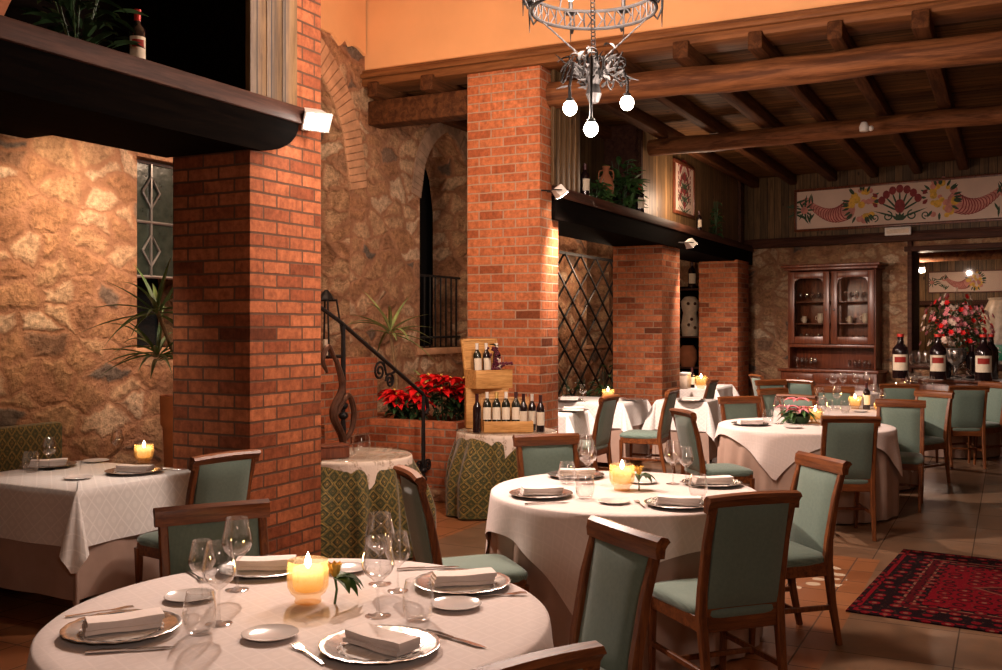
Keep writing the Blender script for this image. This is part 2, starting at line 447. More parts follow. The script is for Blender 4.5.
M['bulb'] = emit('lit_bulb', (1, .90, .74), 45)
M['flood'] = emit('lit_flood_lens', (1, .93, .82), 70)
M['white_box'] = plain('white_enamel', (.75, .72, .68), .4, 0, .03, 10)
M['ceramic'] = plain('cream_ceramic', (.62, .50, .38), .4, 0, .2, 12, .5)
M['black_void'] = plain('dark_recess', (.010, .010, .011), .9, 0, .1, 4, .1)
M['soil'] = plain('potting_soil', (.03, .02, .014), .95, 0, .3, 30, .1, .5)
M['pane_clear'] = glass_thin('clear_pane', (.97, .97, .97), .10, .004)
M['sheet'] = glass_thin('sheet_glass', (.96, .97, .96), .5, .02)
M['crystal'] = glass_thin('cut_crystal', (.93, .95, .97), 1.0, .22)
M['tin'] = plain('grey_metal', (.28, .27, .26), .35, .7, .1, 10)
M['night'] = plain('night_pane', (.015, .018, .02), .12, 0, .1, 3, .6)
M['art_board'] = plain('painted_board', (.70, .54, .45), .55, 0, .05, 4, .3)
M['art_pink'] = plain('painted_pink', (.58, .24, .20), .55, 0, .3, 12, .3)
M['art_yellow'] = plain('painted_yellow', (.70, .42, .06), .55, 0, .3, 20, .3)
M['art_green'] = plain('painted_green', (.03, .065, .035), .55, 0, .3, 20, .3)
M['art_red'] = plain('painted_red', (.24, .03, .035), .55, 0, .3, 20, .3)
M['sign_green'] = plain('green_sign', (.01, .25, .12), .4, 0, .05, 10)
def candle_glass():
    g = G('amber_candle_glass')
    tr = g.n('BsdfTransparent', None, Color=(1, .94, .82, 1))
    tl = g.n('BsdfTranslucent', None, Color=(1, .74, .40, 1))
    gl = g.n('BsdfGlossy', None, Color=(1, 1, 1, 1), Roughness=.08)
    a = g.n('MixShader', None, _0=.20, _1=tr.outputs[0], _2=tl.outputs[0])
    b = g.n('MixShader', None, _0=.08, _1=a.outputs[0], _2=gl.outputs[0])
    return g.surf(b.outputs[0])
M['amber'] = candle_glass()
def leaded():
    g = G('leaded_glass'); uv = g.uv(); nz = g.noise(uv, 12, 5)
    c = g.ramp(nz.outputs[0], [(.3, (.012, .018, .014)), (.7, (.035, .044, .034))])
    return g.pbr(c, .25, 0, g.bump(nz.outputs[0], .4, .01), .5)
M['leaded'] = leaded()
M['wall_dim'] = plain('brown_wall_paint', (.16, .085, .045), .85, 0, .08, 2, .2)
def floor_mat():
    g = G('stone_and_terracotta_floor'); o = g.obj()
    s = g.n('SeparateXYZ', None, Vector=o); a, b = s.outputs[0], s.outputs[1]
    def tiles(w, mort, c1, c2, mc, rot=0.0):
        v = g.map(o, (1, 1, 1), (0, .1, 0), (0, 0, rot))
        bt = g.n('TexBrick', {'offset': 0.0}, Vector=v, Scale=1.0, Color1=(*c1, 1), Color2=(*c2, 1), Mortar=(*mc, 1), Mortar_Size=mort, Mortar_Smooth=.2, Bias=0, Brick_Width=w, Row_Height=w)
        return bt.outputs[0], bt.outputs[1]
    st, sm = tiles(.62, .004, (.150, .088, .052), (.205, .125, .076), (.045, .026, .016))
    tc, tm = tiles(.30, .005, (.22, .080, .030), (.30, .120, .047), (.08, .04, .022))
    nz = g.noise(o, 3.5, 8, .65, 1.2)
    st = g.mix(.7, st, g.ramp(nz.outputs[0], [(.3, (.5, .46, .42)), (.7, (1.25, 1.2, 1.15))]), 'MULTIPLY')
    tc = g.mix(.5, tc, g.ramp(nz.outputs[0], [(.3, (.6, .6, .6)), (.7, (1.2, 1.2, 1.2))]), 'MULTIPLY')
    gt = lambda x, y: g.math('GREATER_THAN', x, y); lt = lambda x, y: g.math('LESS_THAN', x, y)
    m1 = gt(b, -.15)
    m2 = g.math('MULTIPLY', g.math('MULTIPLY', gt(a, -.6), lt(a, 2.8)), g.math('MULTIPLY', gt(b, -3.25), lt(b, -1.1)))
    mk = g.math('MAXIMUM', m1, m2)
    c = g.mix(mk, st, tc)
    # pale mosaic motif set into the terracotta
    da = g.math('SUBTRACT', a, 2.1); db = g.math('SUBTRACT', b, -2.95)
    rr = g.math('ADD', g.math('MULTIPLY', g.math('POWER', g.math('ABSOLUTE', da), 2.0), 3.0), g.math('MULTIPLY', g.math('POWER', g.math('ABSOLUTE', db), 2.0), 14.0))
    wv = g.n('TexVoronoi', {'feature': 'F1'}, Vector=o, Scale=9)
    mot = g.math('MULTIPLY', lt(rr, .42), lt(wv.outputs[0], .42))
    c = g.mix(mot, c, (.55, .45, .33))
    mort = g.math('MAXIMUM', g.math('MULTIPLY', sm, g.math('SUBTRACT', 1, mk)), g.math('MULTIPLY', tm, mk))
    rough = g.math('ADD', .22, g.math('ADD', g.math('MULTIPLY', nz.outputs[0], .2), g.math('MULTIPLY', mort, .3)))
    h = g.math('SUBTRACT', g.math('MULTIPLY', nz.outputs[0], .25), mort)
    return g.pbr(c, rough, 0, g.bump(h, .3, .006), .5)
M['floor'] = floor_mat()
def rug_mat(L, W):
    g = G('persian_rug'); o = g.obj(); s = g.n('SeparateXYZ', None, Vector=o); x, y = s.outputs[0], s.outputs[1]
    d = g.math('MINIMUM', g.math('MINIMUM', x, g.math('SUBTRACT', L, x)), g.math('MINIMUM', y, g.math('SUBTRACT', W, y)))
    red = (.115, .003, .007); dk = (.009, .003, .004); cr = (.15, .062, .042); mid = (.05, .003, .005)
    band = g.ramp(g.math('DIVIDE', d, .5), [(0, dk), (.06, red), (.11, dk), (.46, cr), (.49, mid), (.60, cr), (.63, dk), (.7, red)], 'CONSTANT')
    v = g.n('TexVoronoi', {'feature': 'F1'}, Vector=g.map(o, (9, 9, 9)), Scale=1.0, Randomness=.35)
    v2 = g.n('TexVoronoi', {'feature': 'F1'}, Vector=g.map(o, (22, 22, 22)), Scale=1.0, Randomness=.5)
    m = g.ramp(v.outputs[0], [(.0, cr), (.14, red), (.30, dk), (.42, (0, 0, 0))], 'CONSTANT')
    mf = g.ramp(v.outputs[0], [(.0, (1, 1, 1)), (.42, (0, 0, 0))], 'CONSTANT')
    c = g.mix(g.math('MULTIPLY', mf, .85), band, m)
    # central medallion
    ax = g.math('ABSOLUTE', g.math('SUBTRACT', x, L / 2)); ay = g.math('ABSOLUTE', g.math('SUBTRACT', y, W / 2))
    md = g.math('ADD', g.math('DIVIDE', ax, L * .36), g.math('DIVIDE', ay, W * .34))
    mc = g.ramp(md, [(0, (.16, .004, .008)), (.28, dk), (.36, cr), (.40, (.14, .004, .008)), (.78, dk), (.86, cr), (.9, red), (1, red)], 'CONSTANT')
    c = g.mix(g.math('MULTIPLY', g.math('LESS_THAN', md, 1.0), .6), c, mc)
    c = g.mix(g.ramp(v2.outputs[0], [(.1, (.35, .35, .35)), (.2, (0, 0, 0))]), c, cr)
    nz = g.noise(o, 180, 3)
    c = g.mix(.6, c, g.ramp(nz.outputs[0], [(.3, (.5, .5, .5)), (.7, (1.3, 1.3, 1.3))]), 'MULTIPLY')
    return g.pbr(c, .95, 0, g.bump(nz.outputs[0], .6, .006), .05)
# ================================================================ THE SETTING
# floor (room axes so that its tiles follow the arcade)
m = MB(); m.box(-9, 16.5, -10, 3.2, -.12, 0); struct('floor', m, M['floor'], 'room')

# rubble wall behind the arcade, with its openings
WB = 2.05
def gothic(a0, a1, zs, rad):
    """list of (a, z) along a pointed arch from a0 to a1"""
    c = (a0 + a1) / 2; n = 14; out = []
    for i in range(n + 1):
        a = a0 + (a1 - a0) * i / n
        d = (a - a0) if a <= c else (a1 - a)
        out.append((a, zs + math.sqrt(max(0, 2 * rad * d - d * d))))
    return out
holes = [([(1.04, 2.98), (1.84, 2.98)], 1.47), (gothic(2.18, 3.88, 3.05, 1.42), 1.29), (gothic(5.26, 6.56, 3.12, .93), 1.38), ([(10.4, 3.07), (11.4, 3.07)], 1.33)]
def wall_with_holes(mb, a0, a1, zt, b0, b1, holes):
    def quad(A, B, C, D):
        mb.add([A, B, C, D], [(0, 1, 2, 3)])
    x = a0
    for top, sill in holes:
        h0, h1 = top[0][0], top[-1][0]
        for b in (b0, b1): quad((x, b, 0), (h0, b, 0), (h0, b, zt), (x, b, zt))
        for b in (b0, b1): quad((h0, b, 0), (h1, b, 0), (h1, b, sill), (h0, b, sill))
        for (p, q) in zip(top[:-1], top[1:]):
            for b in (b0, b1): quad((p[0], b, p[1]), (q[0], b, q[1]), (q[0], b, zt), (p[0], b, zt))
            quad((p[0], b0, p[1]), (q[0], b0, q[1]), (q[0], b1, q[1]), (p[0], b1, p[1]))
        quad((h0, b0, sill), (h1, b0, sill), (h1, b1, sill), (h0, b1, sill))
        quad((h0, b0, sill), (h0, b1, sill), (h0, b1, top[0][1]), (h0, b0, top[0][1]))
        quad((h1, b0, sill), (h1, b1, sill), (h1, b1, top[-1][1]), (h1, b0, top[-1][1]))
        x = h1
    for b in (b0, b1): quad((x, b, 0), (a1, b, 0), (a1, b, zt), (x, b, zt))
m = MB(); wall_with_holes(m, -8, 14.2, 5.6, WB, WB + .6, holes); struct('wall_left', m, M['stone'], 'room')
# plaster over the stones of the upper wall, its lower edge broken
m = MB(); rr = random.Random(3); x = -8.0; zz = 4.55; pts = []
while x < 4.13:
    pts.append((x, zz)); x += rr.uniform(.05, .14); zz = 4.56 + rr.uniform(-.06, .05)
pts.append((4.13, zz))
for p, q in zip(pts[:-1], pts[1:]):
    m.add([(p[0], WB - .03, p[1]), (q[0], WB - .03, q[1]), (q[0], WB - .03, 5.6), (p[0], WB - .03, 5.6), (p[0], WB, p[1]), (q[0], WB, q[1])], [(0, 1, 2, 3), (0, 4, 5, 1)])
struct('wall_left_plaster', m, M['plaster'], 'room')
# brick ring of the big arch, stone ring of the arched window
def ring(name, top, a0, a1, zs, wdt, mat, nb, proud):
    m = MB(); c = (a0 + a1) / 2; pts = gothic(a0, a1, zs, {1.7: 1.42}.get(round(a1 - a0, 2), .93))
    L = []
    for i in range(len(pts)):
        p = Vector((pts[i][0], 0, pts[i][1])); q0 = Vector((pts[max(i - 1, 0)][0], 0, pts[max(i - 1, 0)][1])); q1 = Vector((pts[min(i + 1, len(pts) - 1)][0], 0, pts[min(i + 1, len(pts) - 1)][1]))
        d = (q1 - q0).normalized(); nrm = Vector((-d.z, 0, d.x)); L.append((p, p + nrm * wdt))
    fine = []
    for (p0, o0), (p1, o1) in zip(L[:-1], L[1:]):
        k = max(1, round((p1 - p0).length / .075))
        for j in range(k):
            t0, t1 = (j + .06) / k, (j + .94) / k
            fine.append((p0.lerp(p1, t0), p0.lerp(p1, t1), o0.lerp(o1, t0), o0.lerp(o1, t1)))
    for A, B, C, D in fine:
        y0, y1 = WB - proud, WB + .02
        m.add([(A.x, y0, A.z), (B.x, y0, B.z), (D.x, y0, D.z), (C.x, y0, C.z), (A.x, y1, A.z), (B.x, y1, B.z), (D.x, y1, D.z), (C.x, y1, C.z)],
              [(0, 1, 2, 3), (0, 4, 5, 1), (1, 5, 6, 2), (2, 6, 7, 3), (3, 7, 4, 0)])
    struct(name, m, mat, 'room')
M['vouss'] = plain('pink_arch_brick', (.50, .27, .15), .85, 0, .25, 7, .2, .4)
M['vouss_grey'] = plain('arch_stone', (.34, .22, .15), .9, 0, .3, 7, .2, .4)
ring('trim_1', None, 2.18, 3.88, 3.05, .30, M['vouss'], 30, .02)
ring('trim_2', None, 5.26, 6.56, 3.12, .20, M['vouss_grey'], 24, .02)
# what closes the openings
m = MB(); m.box(.2, 3.4, WB + .62, WB + .66, 1.2, 3.2); struct('window_1', m, M['night'], 'room')
def lead(mb, pts, r=.012): mb.tube(pts, r, 5)
lw = thing('leaded_glass_sash', 'leaded glass window sash with a diamond motif, beside the stone wall', 'window sash', room(1.08, WB + .10, 0), ROOMR)
m = MB(); m.box(0, .76, 0, .012, 2.04, 2.96); m.build('glass', M['leaded'], lw)
m = MB()
for xx in (.19, .57):
    lead(m, [(xx, -.01, 2.04), (xx, -.01, 2.96)])
    for zc in (2.72, 2.25): lead(m, [(xx - .09, -.012, zc), (xx, -.012, zc + .13), (xx + .09, -.012, zc), (xx, -.012, zc - .13), (xx - .09, -.012, zc)])
for zc in (2.48, 2.04, 2.96): lead(m, [(0, -.01, zc), (.76, -.01, zc)])
m.build('lead_cames', M['tin'], lw)
m = MB(); m.box(1.6, 5.4, WB + .68, WB + .72, 1.0, 4.7); struct('arch_void', m, M['black_void'], 'room')  # black sheet standing in for the unlit space behind the big arch
# brown door frame standing in the big arch
m = MB()
m.box(2.2, 2.34, WB + .30, WB + .42, 1.29, 3.3, bev=.01); m.box(3.18, 3.32, WB + .30, WB + .42, 1.29, 4.0, bev=.01); m.box(2.2, 3.32, WB + .31, WB + .41, 3.2, 3.32, bev=.01)
struct('door_1_frame', m, M['rust_iron'], 'room')
m = MB(); m.box(2.34, 3.18, WB + .35, WB + .38, 1.29, 3.2); struct('door_1', m, M['night'], 'room')
m = MB(); m.box(5.0, 9.2, WB + .72, WB + .76, .8, 4.5); struct('window_void', m, M['black_void'], 'room')  # black sheet standing in for the darkness beyond the arched window
m = MB()
for a in [5.3 + .13 * i for i in range(10)]: m.tube([(a, WB + .2, 1.38), (a, WB + .2, 2.25)], .012, 6)
for z in (1.5, 2.25): m.tube([(5.26, WB + .2, z), (6.56, WB + .2, z)], .016, 6)
o = m.build('window_railing', M['iron'], None, ROOM0, ROOMR); tag(o, 'black iron railing standing in the arched window opening beside the brick pillar', 'railing')
m = MB(); m.box(10.0, 13.5, WB + .62, WB + .66, 1.0, 3.3); struct('window_3', m, M['night'], 'room')
m = MB(); m.box(5.2, 6.62, WB - .04, WB + .3, 1.30, 1.38, bev=.01); m.box(10.34, 11.46, WB - .03, WB + .3, 1.26, 1.33, bev=.01); m.box(1.0, 1.9, WB - .03, WB + .5, 1.41, 1.47, bev=.01)
struct('window_2_sill', m, M['vouss'], 'room')

# brick pillars
def pillar(a0, a1, b0, b1, z1, nm, lab):
    m = MB(); m.box(a0, a1, b0, b1, 0, z1, bev=.012); return struct(nm, m, M[{'pillar.001': 'brick_bright', 'pillar': 'brick_dark'}.get(nm, 'brick')], 'room', lab)
pillar(0, .70, 0, .63, 5.6, 'pillar', 'broad brick pillar beside the square table')
pillar(4.152, 4.60, 0, .81, 4.20, 'pillar.001', 'tall brick pillar behind the wine display')
pillar(7.97, 8.76, 0, .69, 2.72, 'pillar.002', 'brick pillar beyond the iron trellis')
pillar(11.63, 12.4, -.10, .55, 2.72, 'pillar.003', 'farthest brick pillar beside the stone end wall')

# arcade: lintel, shelf ledge, cladding above it
def arcade(a0, a1, tag_):
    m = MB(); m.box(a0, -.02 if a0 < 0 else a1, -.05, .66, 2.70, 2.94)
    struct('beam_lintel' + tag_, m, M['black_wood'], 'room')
    m = MB(); m.box(a0, a1 + (.0), -.07, .75, 2.925, 3.03, bev=.008); struct('ledge' + tag_, m, M['dark_wood'], 'room')
arcade(-6.0, .44, ''); arcade(4.42, 12.9, '.001')
# curved bracket at the end of the first lintel, and its twin by the second pillar
def bracket(a0, L, dirn, nm):
    poly = [(0, 2.70)]
    for i in range(9):
        t = i / 8 * PI / 2; poly.append((L * math.sin(t) * dirn, 2.925 - .225 * math.cos(t)))
    poly.append((0, 2.925))
    m = MB(); m.prism(poly if dirn > 0 else poly[::-1], 0, .05, Matrix(((1, 0, 0, a0), (0, 0, 1, -.05), (0, 1, 0, 0), (0, 0, 0, 1))))
    struct(nm, m, M['black_wood'], 'room')
bracket(-.02, .42, 1, 'trim_3')
# boards above the ledges
m = MB()
for i in range(3): m.box(-.06 + i * .148, -.06 + i * .148 + .144, -.055, -.015, 3.03, 5.6, bev=.006)
struct('wall_boards', m, M['clad'], 'room')
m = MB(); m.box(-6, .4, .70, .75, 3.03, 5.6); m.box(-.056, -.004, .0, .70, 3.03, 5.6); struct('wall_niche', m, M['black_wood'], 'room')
m = MB()
for i in range(5): m.box(4.36 + i * .136, 4.36 + i * .136 + .132, -.055, -.02, 3.03, 4.2, bev=.006)
struct('wall_boards.001', m, M['clad'], 'room')
m = MB(); m.box(7.43, 12.95, .12, .18, 3.03, 4.2); struct('wall_boards.002', m, M['clad'], 'room')
m = MB(); m.box(7.43, 7.49, .10, .6, 3.03, 4.2); m.box(12.55, 12.75, .07, .12, 3.03, 4.2); struct('trim_4', m, M['dark_wood'], 'room')
m = MB(); m.box(4.6, 7.6, .60, .66, 3.03, 4.2); struct('wall_niche.001', m, M['clad_dark'], 'room')
# low ceilings
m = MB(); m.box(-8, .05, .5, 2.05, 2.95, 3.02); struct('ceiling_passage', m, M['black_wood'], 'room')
m = MB(); m.box(4.3, 16.5, -10, 2.06, 4.20, 4.26); struct('ceiling', m, M['ceil'], 'room')
m = MB(); m.box(-9, 4.5, -10, 2.65, 5.6, 5.7); struct('ceiling_high', m, M['plaster_high'], 'room')
# joists running away from us
for i in range(-3, 13):
    s_ = .1 + .664 * i
    rj = random.Random(i)
    m = MB(); w = .066 + rj.uniform(-.006, .01)
    m.box(4.55 if -.3 < -s_ < .9 else 4.05, 15.2, -s_ - w, -s_ + w, 4.04, 4.20, bev=.018)
    struct('ceiling_joist' + ('' if i == -3 else '.%03d' % (i + 3)), m, M['joist'], 'room')
# round timbers carrying them
def log(nm, p0, p1, r, seed):
    rl = random.Random(seed); pts = []; rad = []
    n = 22
    for i in range(n + 1):
        t = i / n; p = Vector(p0).lerp(Vector(p1), t)
        pts.append(p + Vector((rl.uniform(-.012, .012), 0, rl.uniform(-.012, .012)))); rad.append(r * (1.05 - .1 * t + rl.uniform(-.03, .03)))
    m = MB(); m.tube(pts, rad, 16); struct(nm, m, M['beam'], 'room')
log('ceiling_beam', (4.42, .05, 3.92), (4.42, -9.9, 3.90), .125, 1)
def inroom(p): d = Vector(p) - ROOM0; return Vector((d.dot(UU), d.dot(VV), d.z))
q0 = inroom((2.38, 12.6, 3.92)); q1 = inroom((2.38 + .85 * 9, 12.6 - .527 * 9, 3.92))
q0b = q0 - (q1 - q0) * .06
log('ceiling_beam.001', q0b, q1, .105, 2)
m = MB(); m.box(4.2, 4.45, .83, 2.05, 3.78, 4.04, bev=.02); struct('ceiling_beam.002', m, M['joist'], 'room')
# upper wall over the opening and its moulded cornice
m = MB(); m.box(4.152, 4.5, -10, 2.05, 4.33, 5.6); struct('wall_upper', m, M['plaster'], 'room')
m = MB()
m.box(4.09, 4.5, -10, 2.05, 4.17, 4.25, bev=.01); m.box(4.06, 4.5, -10, 2.05, 4.25, 4.30, bev=.012); m.box(4.10, 4.5, -10, 2.05, 4.30, 4.34, bev=.008)
struct('trim_cornice', m, M['cornice'], 'room')
# the room's unseen sides
m = MB(); m.box(-9, 16.5, -10.1, -10, 0, 5.7); struct('wall_right', m, M['wall_dim'], 'room')
m = MB(); m.box(-9.1, -9, -10, 2.65, 0, 5.7); struct('wall_front', m, M['wall_dim'], 'room')

# ---- end wall
m = MB()
m.box(-3.0, 2.62, 0, .35, 0, 3.0); m.box(2.62, 6.6, 0, .35, 0, 1.0); m.box(2.62, 6.6, 0, .35, 2.83, 3.0); m.box(6.6, 11, 0, .35, 0, 3.0)
struct('wall_back', m, M['stone_back'], 'back')
m = MB(); m.box(-3, 11, -.05, .3, 3.0, 4.4); struct('wall_back_cladding', m, M['clad_dark'], 'back')
m = MB(); m.box(-.9, 11, -.14, .1, 2.98, 3.10, bev=.012); m.box(-.9, 11, -.09, .1, 3.10, 3.14, bev=.01); struct('trim_back', m, M['dark_wood'], 'back')
m = MB(); m.box(2.57, 2.64, -.06, .40, .9, 2.98, bev=.01); m.box(2.52, 6.7, -.06, .40, 2.82, 2.90, bev=.01); m.box(2.52, 6.7, -.06, .40, .96, 1.04, bev=.01); struct('mirror_frame', m, M['dark_wood'], 'back')
m = MB(); m.box(2.64, 6.6, .16, .166, 1.04, 2.82); struct('mirror_opening', m, M['pane_clear'], 'back')  # clear pane and frame of an added opening where a mirror hangs
# added room behind the mirror opening, standing in for its reflection
m = MB(); m.box(1.0, 9, 3.0, 3.1, 0, 3.2); struct('wall_mirror_room', m, M['clad'], 'back')
m = MB(); m.box(1.0, 9, .35, 3.1, 3.15, 3.25); struct('ceiling_mirror_room', m, M['ceil'], 'back')
m = MB(); m.box(1.0, 9, .35, 3.1, -.1, .02); struct('floor_mirror_room', m, M['floor'], 'back')
m = MB(); m.tube([(1.2, 1.7, 2.83), (9, 1.7, 2.86)], .09, 14); struct('beam_mirror_room', m, M['beam'], 'back')
m = MB(); m.box(1.0, 9, 2.9, 3.0, 2.02, 2.10); m.box(1.0, 9, 2.9, 3.0, .9, 1.0); struct('trim_mirror_room', m, M['dark_wood'], 'back')

# ---- brick landing, steps and planter against the rubble wall
m = MB(); m.box(1.6, 3.58, 1.5, 2.06, 0, 1.33, bev=.01); struct('wall_landing', m, M['brick_low'], 'room')
m = MB()
for k in range(6): m.box(.8, 3.2 - .33 * k, .86, 1.5, .17 * k, .17 * (k + 1), bev=.008)
struct('floor_steps', m, M['brick_low'], 'room', 'brick steps behind the pillar')
m = MB(); m.box(3.36, 4.1, .40, 1.5, 0, .12, bev=.02); struct('floor_kerb', m, M['stone_back'], 'room')
# ================================================================ CLOTHS AND TABLES
def round_cloth(name, Rt, zt, half, tip, mat, seed=0, square=True, floor_z=.015, nf=14, fold=.022, flare=.05, inset=0.0):
    rr = random.Random(seed); n = 168; K = 9
    ph = [rr.uniform(0, 6.28) for _ in range(4)]
    vs = [Vector((0, 0, zt))]; uv = [(0, 0)]; prof = [.35, .7, .93]
    rows = len(prof) + 2 + K
    for i in range(rows):
        for k in range(n):
            th = 2 * PI * k / n
            if square:
                al = th - R(tip) - PI / 4
                rc = half / max(abs(math.cos(al)), abs(math.sin(al)))
            else: rc = half
            L = max(.05, rc - Rt)
            if i < len(prof): r = Rt * prof[i]; z = zt; arc = r
            elif i == len(prof): r = Rt - .004 + inset; z = zt - .001; arc = r
            elif i == len(prof) + 1: r = Rt + .006 + inset; z = zt - .009; arc = Rt + .01
            else:
                f = (i - len(prof) - 1) / K; d = L * f
                amp = fold * min(1, d / .25)
                wv = math.sin(nf * th + ph[0]) * .6 + math.sin((nf * 1.7 // 1) * th + ph[1]) * .3 + math.sin(5 * th + ph[2]) * .4
                r = Rt + .008 + inset + flare * min(d, .4) / .4 * (.6 + .4 * math.sin(3 * th + ph[3])) + amp * (wv + .6)
                z = max(floor_z, zt - .012 - d); arc = Rt + d
            vs.append(Vector((r * math.cos(th), r * math.sin(th), z)))
            uv.append((arc * math.cos(th), arc * math.sin(th)) if square else (th * Rt, z if i >= len(prof) else r))
    fs = []; fu = []
    for k in range(n): fs.append((0, 1 + k, 1 + (k + 1) % n))
    for i in range(rows - 1):
        for k in range(n):
            k2 = (k + 1) % n
            fs.append((1 + i * n + k, 1 + (i + 1) * n + k, 1 + (i + 1) * n + k2, 1 + i * n + k2))
    m = MB(); m.add(vs, fs)
    for j, f in enumerate(fs):
        u = [uv[q] for q in f]
        if not square:
            mx = max(a for a, b in u)
            u = [(a + 2 * PI * Rt if mx - a > PI * Rt else a, b) for a, b in u]
        m.uv[j] = u
    return m.build(name, mat, smooth=60)

def rect_cloth(name, hx, hy, o, zt, mat, seed=0, bulge=.17, flare=.02, lowest=.02, wav=.008):
    rr = random.Random(seed); P = []
    def side(p, q, nx, ny, n):
        for i in range(n):
            t = i / n; P.append((p[0] + (q[0] - p[0]) * t, p[1] + (q[1] - p[1]) * t, nx, ny, o, 0))
    def corner(x, y, a0):
        for i in range(11):
            f = i / 11 * PI / 2; a = a0 + f
            P.append((x, y, math.cos(a), math.sin(a), o / max(math.cos(f), math.sin(f)), math.sin(2 * f)))
    side((-hx, -hy), (hx, -hy), 0, -1, 16); corner(hx, -hy, -PI / 2)
    side((hx, -hy), (hx, hy), 1, 0, 16); corner(hx, hy, 0)
    side((hx, hy), (-hx, hy), 0, 1, 16); corner(-hx, hy, PI / 2)
    side((-hx, hy), (-hx, -hy), -1, 0, 16); corner(-hx, -hy, PI)
    n = len(P); K = 8; vs = [Vector((0, 0, zt))]; uv = [(0, 0)]; ph = rr.uniform(0, 6)
    for i in range(K + 2):
        for k, (x, y, nx, ny, L, cb) in enumerate(P):
            if i == 0: vs.append(Vector((x - nx * .004, y - ny * .004, zt))); uv.append((x, y)); continue
            f = (i - 1) / K; d = L * f
            out = .006 + flare * f + bulge * cb ** .6 * f ** .8 + wav * f * math.sin(k * .9 + ph) * (1 + cb)
            vs.append(Vector((x + nx * out, y + ny * out, max(lowest, zt - .008 - d)))); uv.append((x + nx * d, y + ny * d))
    fs = [(0, 1 + k, 1 + (k + 1) % n) for k in range(n)]
    for i in range(K + 1):
        for k in range(n):
            k2 = (k + 1) % n; fs.append((1 + i * n + k, 1 + (i + 1) * n + k, 1 + (i + 1) * n + k2, 1 + i * n + k2))
    m = MB(); m.add(vs, fs)
    for j, f in enumerate(fs): m.uv[j] = [uv[q] for q in f]
    return m.build(name, mat, smooth=50)

def round_table(c, Rt, zt, label, tip, half, cl, sl, seed, group='round dining tables', fold=.022):
    t = thing('round_table', label, 'table', (c[0], c[1], 0), 0, group)
    m = MB(); m.lathe([(0, zt - .045), (Rt - .03, zt - .045), (Rt - .01, zt - .03), (Rt - .01, zt - .008), (Rt - .02, zt - .004), (0, zt - .004)], 48); m.build('tabletop', M['dark_wood'], t)
    m = MB(); m.lathe([(0, .03), (.10, .04), (.06, .12), (.05, .4), (.07, .6), (.12, zt - .045), (0, zt - .045)], 16); m.build('pedestal', M['dark_wood'], t)
    for k in range(4):
        a = k * PI / 2 + .4; m = MB(); m.bar([(.05 * math.cos(a), .05 * math.sin(a), .12), (.22 * math.cos(a), .22 * math.sin(a), .06), (.38 * math.cos(a), .38 * math.sin(a), .02)], .05, .04, (-math.sin(a), math.cos(a), 0)); m.build('foot', M['dark_wood'], t)
    s = round_cloth('underskirt', Rt, zt - .003, Rt + zt - .02, 0, M['skirt'], seed, False, nf=22, fold=.016, flare=.02, inset=-.016)
    s.location = (c[0], c[1], 0); tag(s, sl, 'tablecloth')
    o = round_cloth('tablecloth', Rt, zt + .001, half, tip, M['cloth'], seed + 5, True, nf=11, fold=fold); o.location = (c[0], c[1], 0); tag(o, cl, 'tablecloth')
    return t
T1 = (-.615, 3.10); T2 = (.67, 5.45); T4 = (2.74, 9.0); T5 = (3.6, 10.5); T8 = (4.45, 13.4); T9 = (5.75, 12.9)
ZT = .75
round_table(T1, .76, ZT, 'large round table at the front set for four with a lit candle', 225, .96, 'white damask cloth on the large front round table', 'taupe underskirt of the large front round table', 1)
round_table(T2, .72, ZT, 'round table in the middle laid under a pointed pale cloth and ringed by chairs', 248, .885, 'pale cloth with hanging point on the middle round table', 'taupe underskirt below the pale cloth of the middle round table', 2)
round_table(T4, .76, ZT, 'round table with pink lilies at its centre', 235, .82, 'pinkish cloth with a long point on the table with pink lilies', 'taupe floor length underskirt of the table with pink lilies', 3)
round_table(T5, .70, ZT, 'round table carrying the dark wine bottle behind the lilies', 220, .90, 'pinkish cloth on the table that carries the dark wine bottle', 'taupe underskirt of the table that carries the dark wine bottle', 4)
round_table(T8, .60, ZT, 'far round table laid with wine glasses before the wooden hutch', 230, .78, 'white cloth on the far table before the wooden hutch', 'taupe underskirt of the far table before the wooden hutch', 6)
round_table(T9, .60, ZT, 'far round table with a small candle before the three large bottles', 230, .78, 'white cloth on the far table before the three large bottles', 'taupe underskirt of the far table before the three large bottles', 7)

def square_table(a0, b0, wa, wb, zt, o, label, cl, seed, cloth, under=None, ul=None):
    """near corner at room (a0, b0); wa along the arcade, wb towards the rubble wall"""
    p = room(a0 + wa / 2, b0 + wb / 2); hx, hy = wa / 2, wb / 2
    t = thing('square_table', label, 'table', p, ROOMR, 'rectangular dining tables')
    m = MB(); m.box(-hx + .01, hx - .01, -hy + .01, hy - .01, zt - .035, zt - .004, bev=.006); m.build('tabletop', M['dark_wood'], t)
    m = MB(); m.box(-hx + .06, hx - .06, -hy + .06, hy - .06, zt - .11, zt - .035); m.build('apron', M['dark_wood'], t)
    for sx in (-1, 1):
        for sy in (-1, 1):
            m = MB(); x, y = sx * (hx - .07), sy * (hy - .07); m.bar([(x, y, 0), (x, y, zt - .035)], [.04, .06], [.04, .06]); m.build('leg', M['dark_wood'], t)
    if under:
        u = rect_cloth('undercloth', hx - .004, hy - .004, under, zt - .003, M['skirt'], seed + 9, .04, .01); u.location = p; u.rotation_euler = (0, 0, ROOMR); tag(u, ul, 'tablecloth')
    c = rect_cloth('tablecloth', hx, hy, o, zt + .001, cloth, seed); c.location = p; c.rotation_euler = (0, 0, ROOMR); tag(c, cl, 'tablecloth')
    return t
n3 = inroom((-2.30, 5.42, 0))
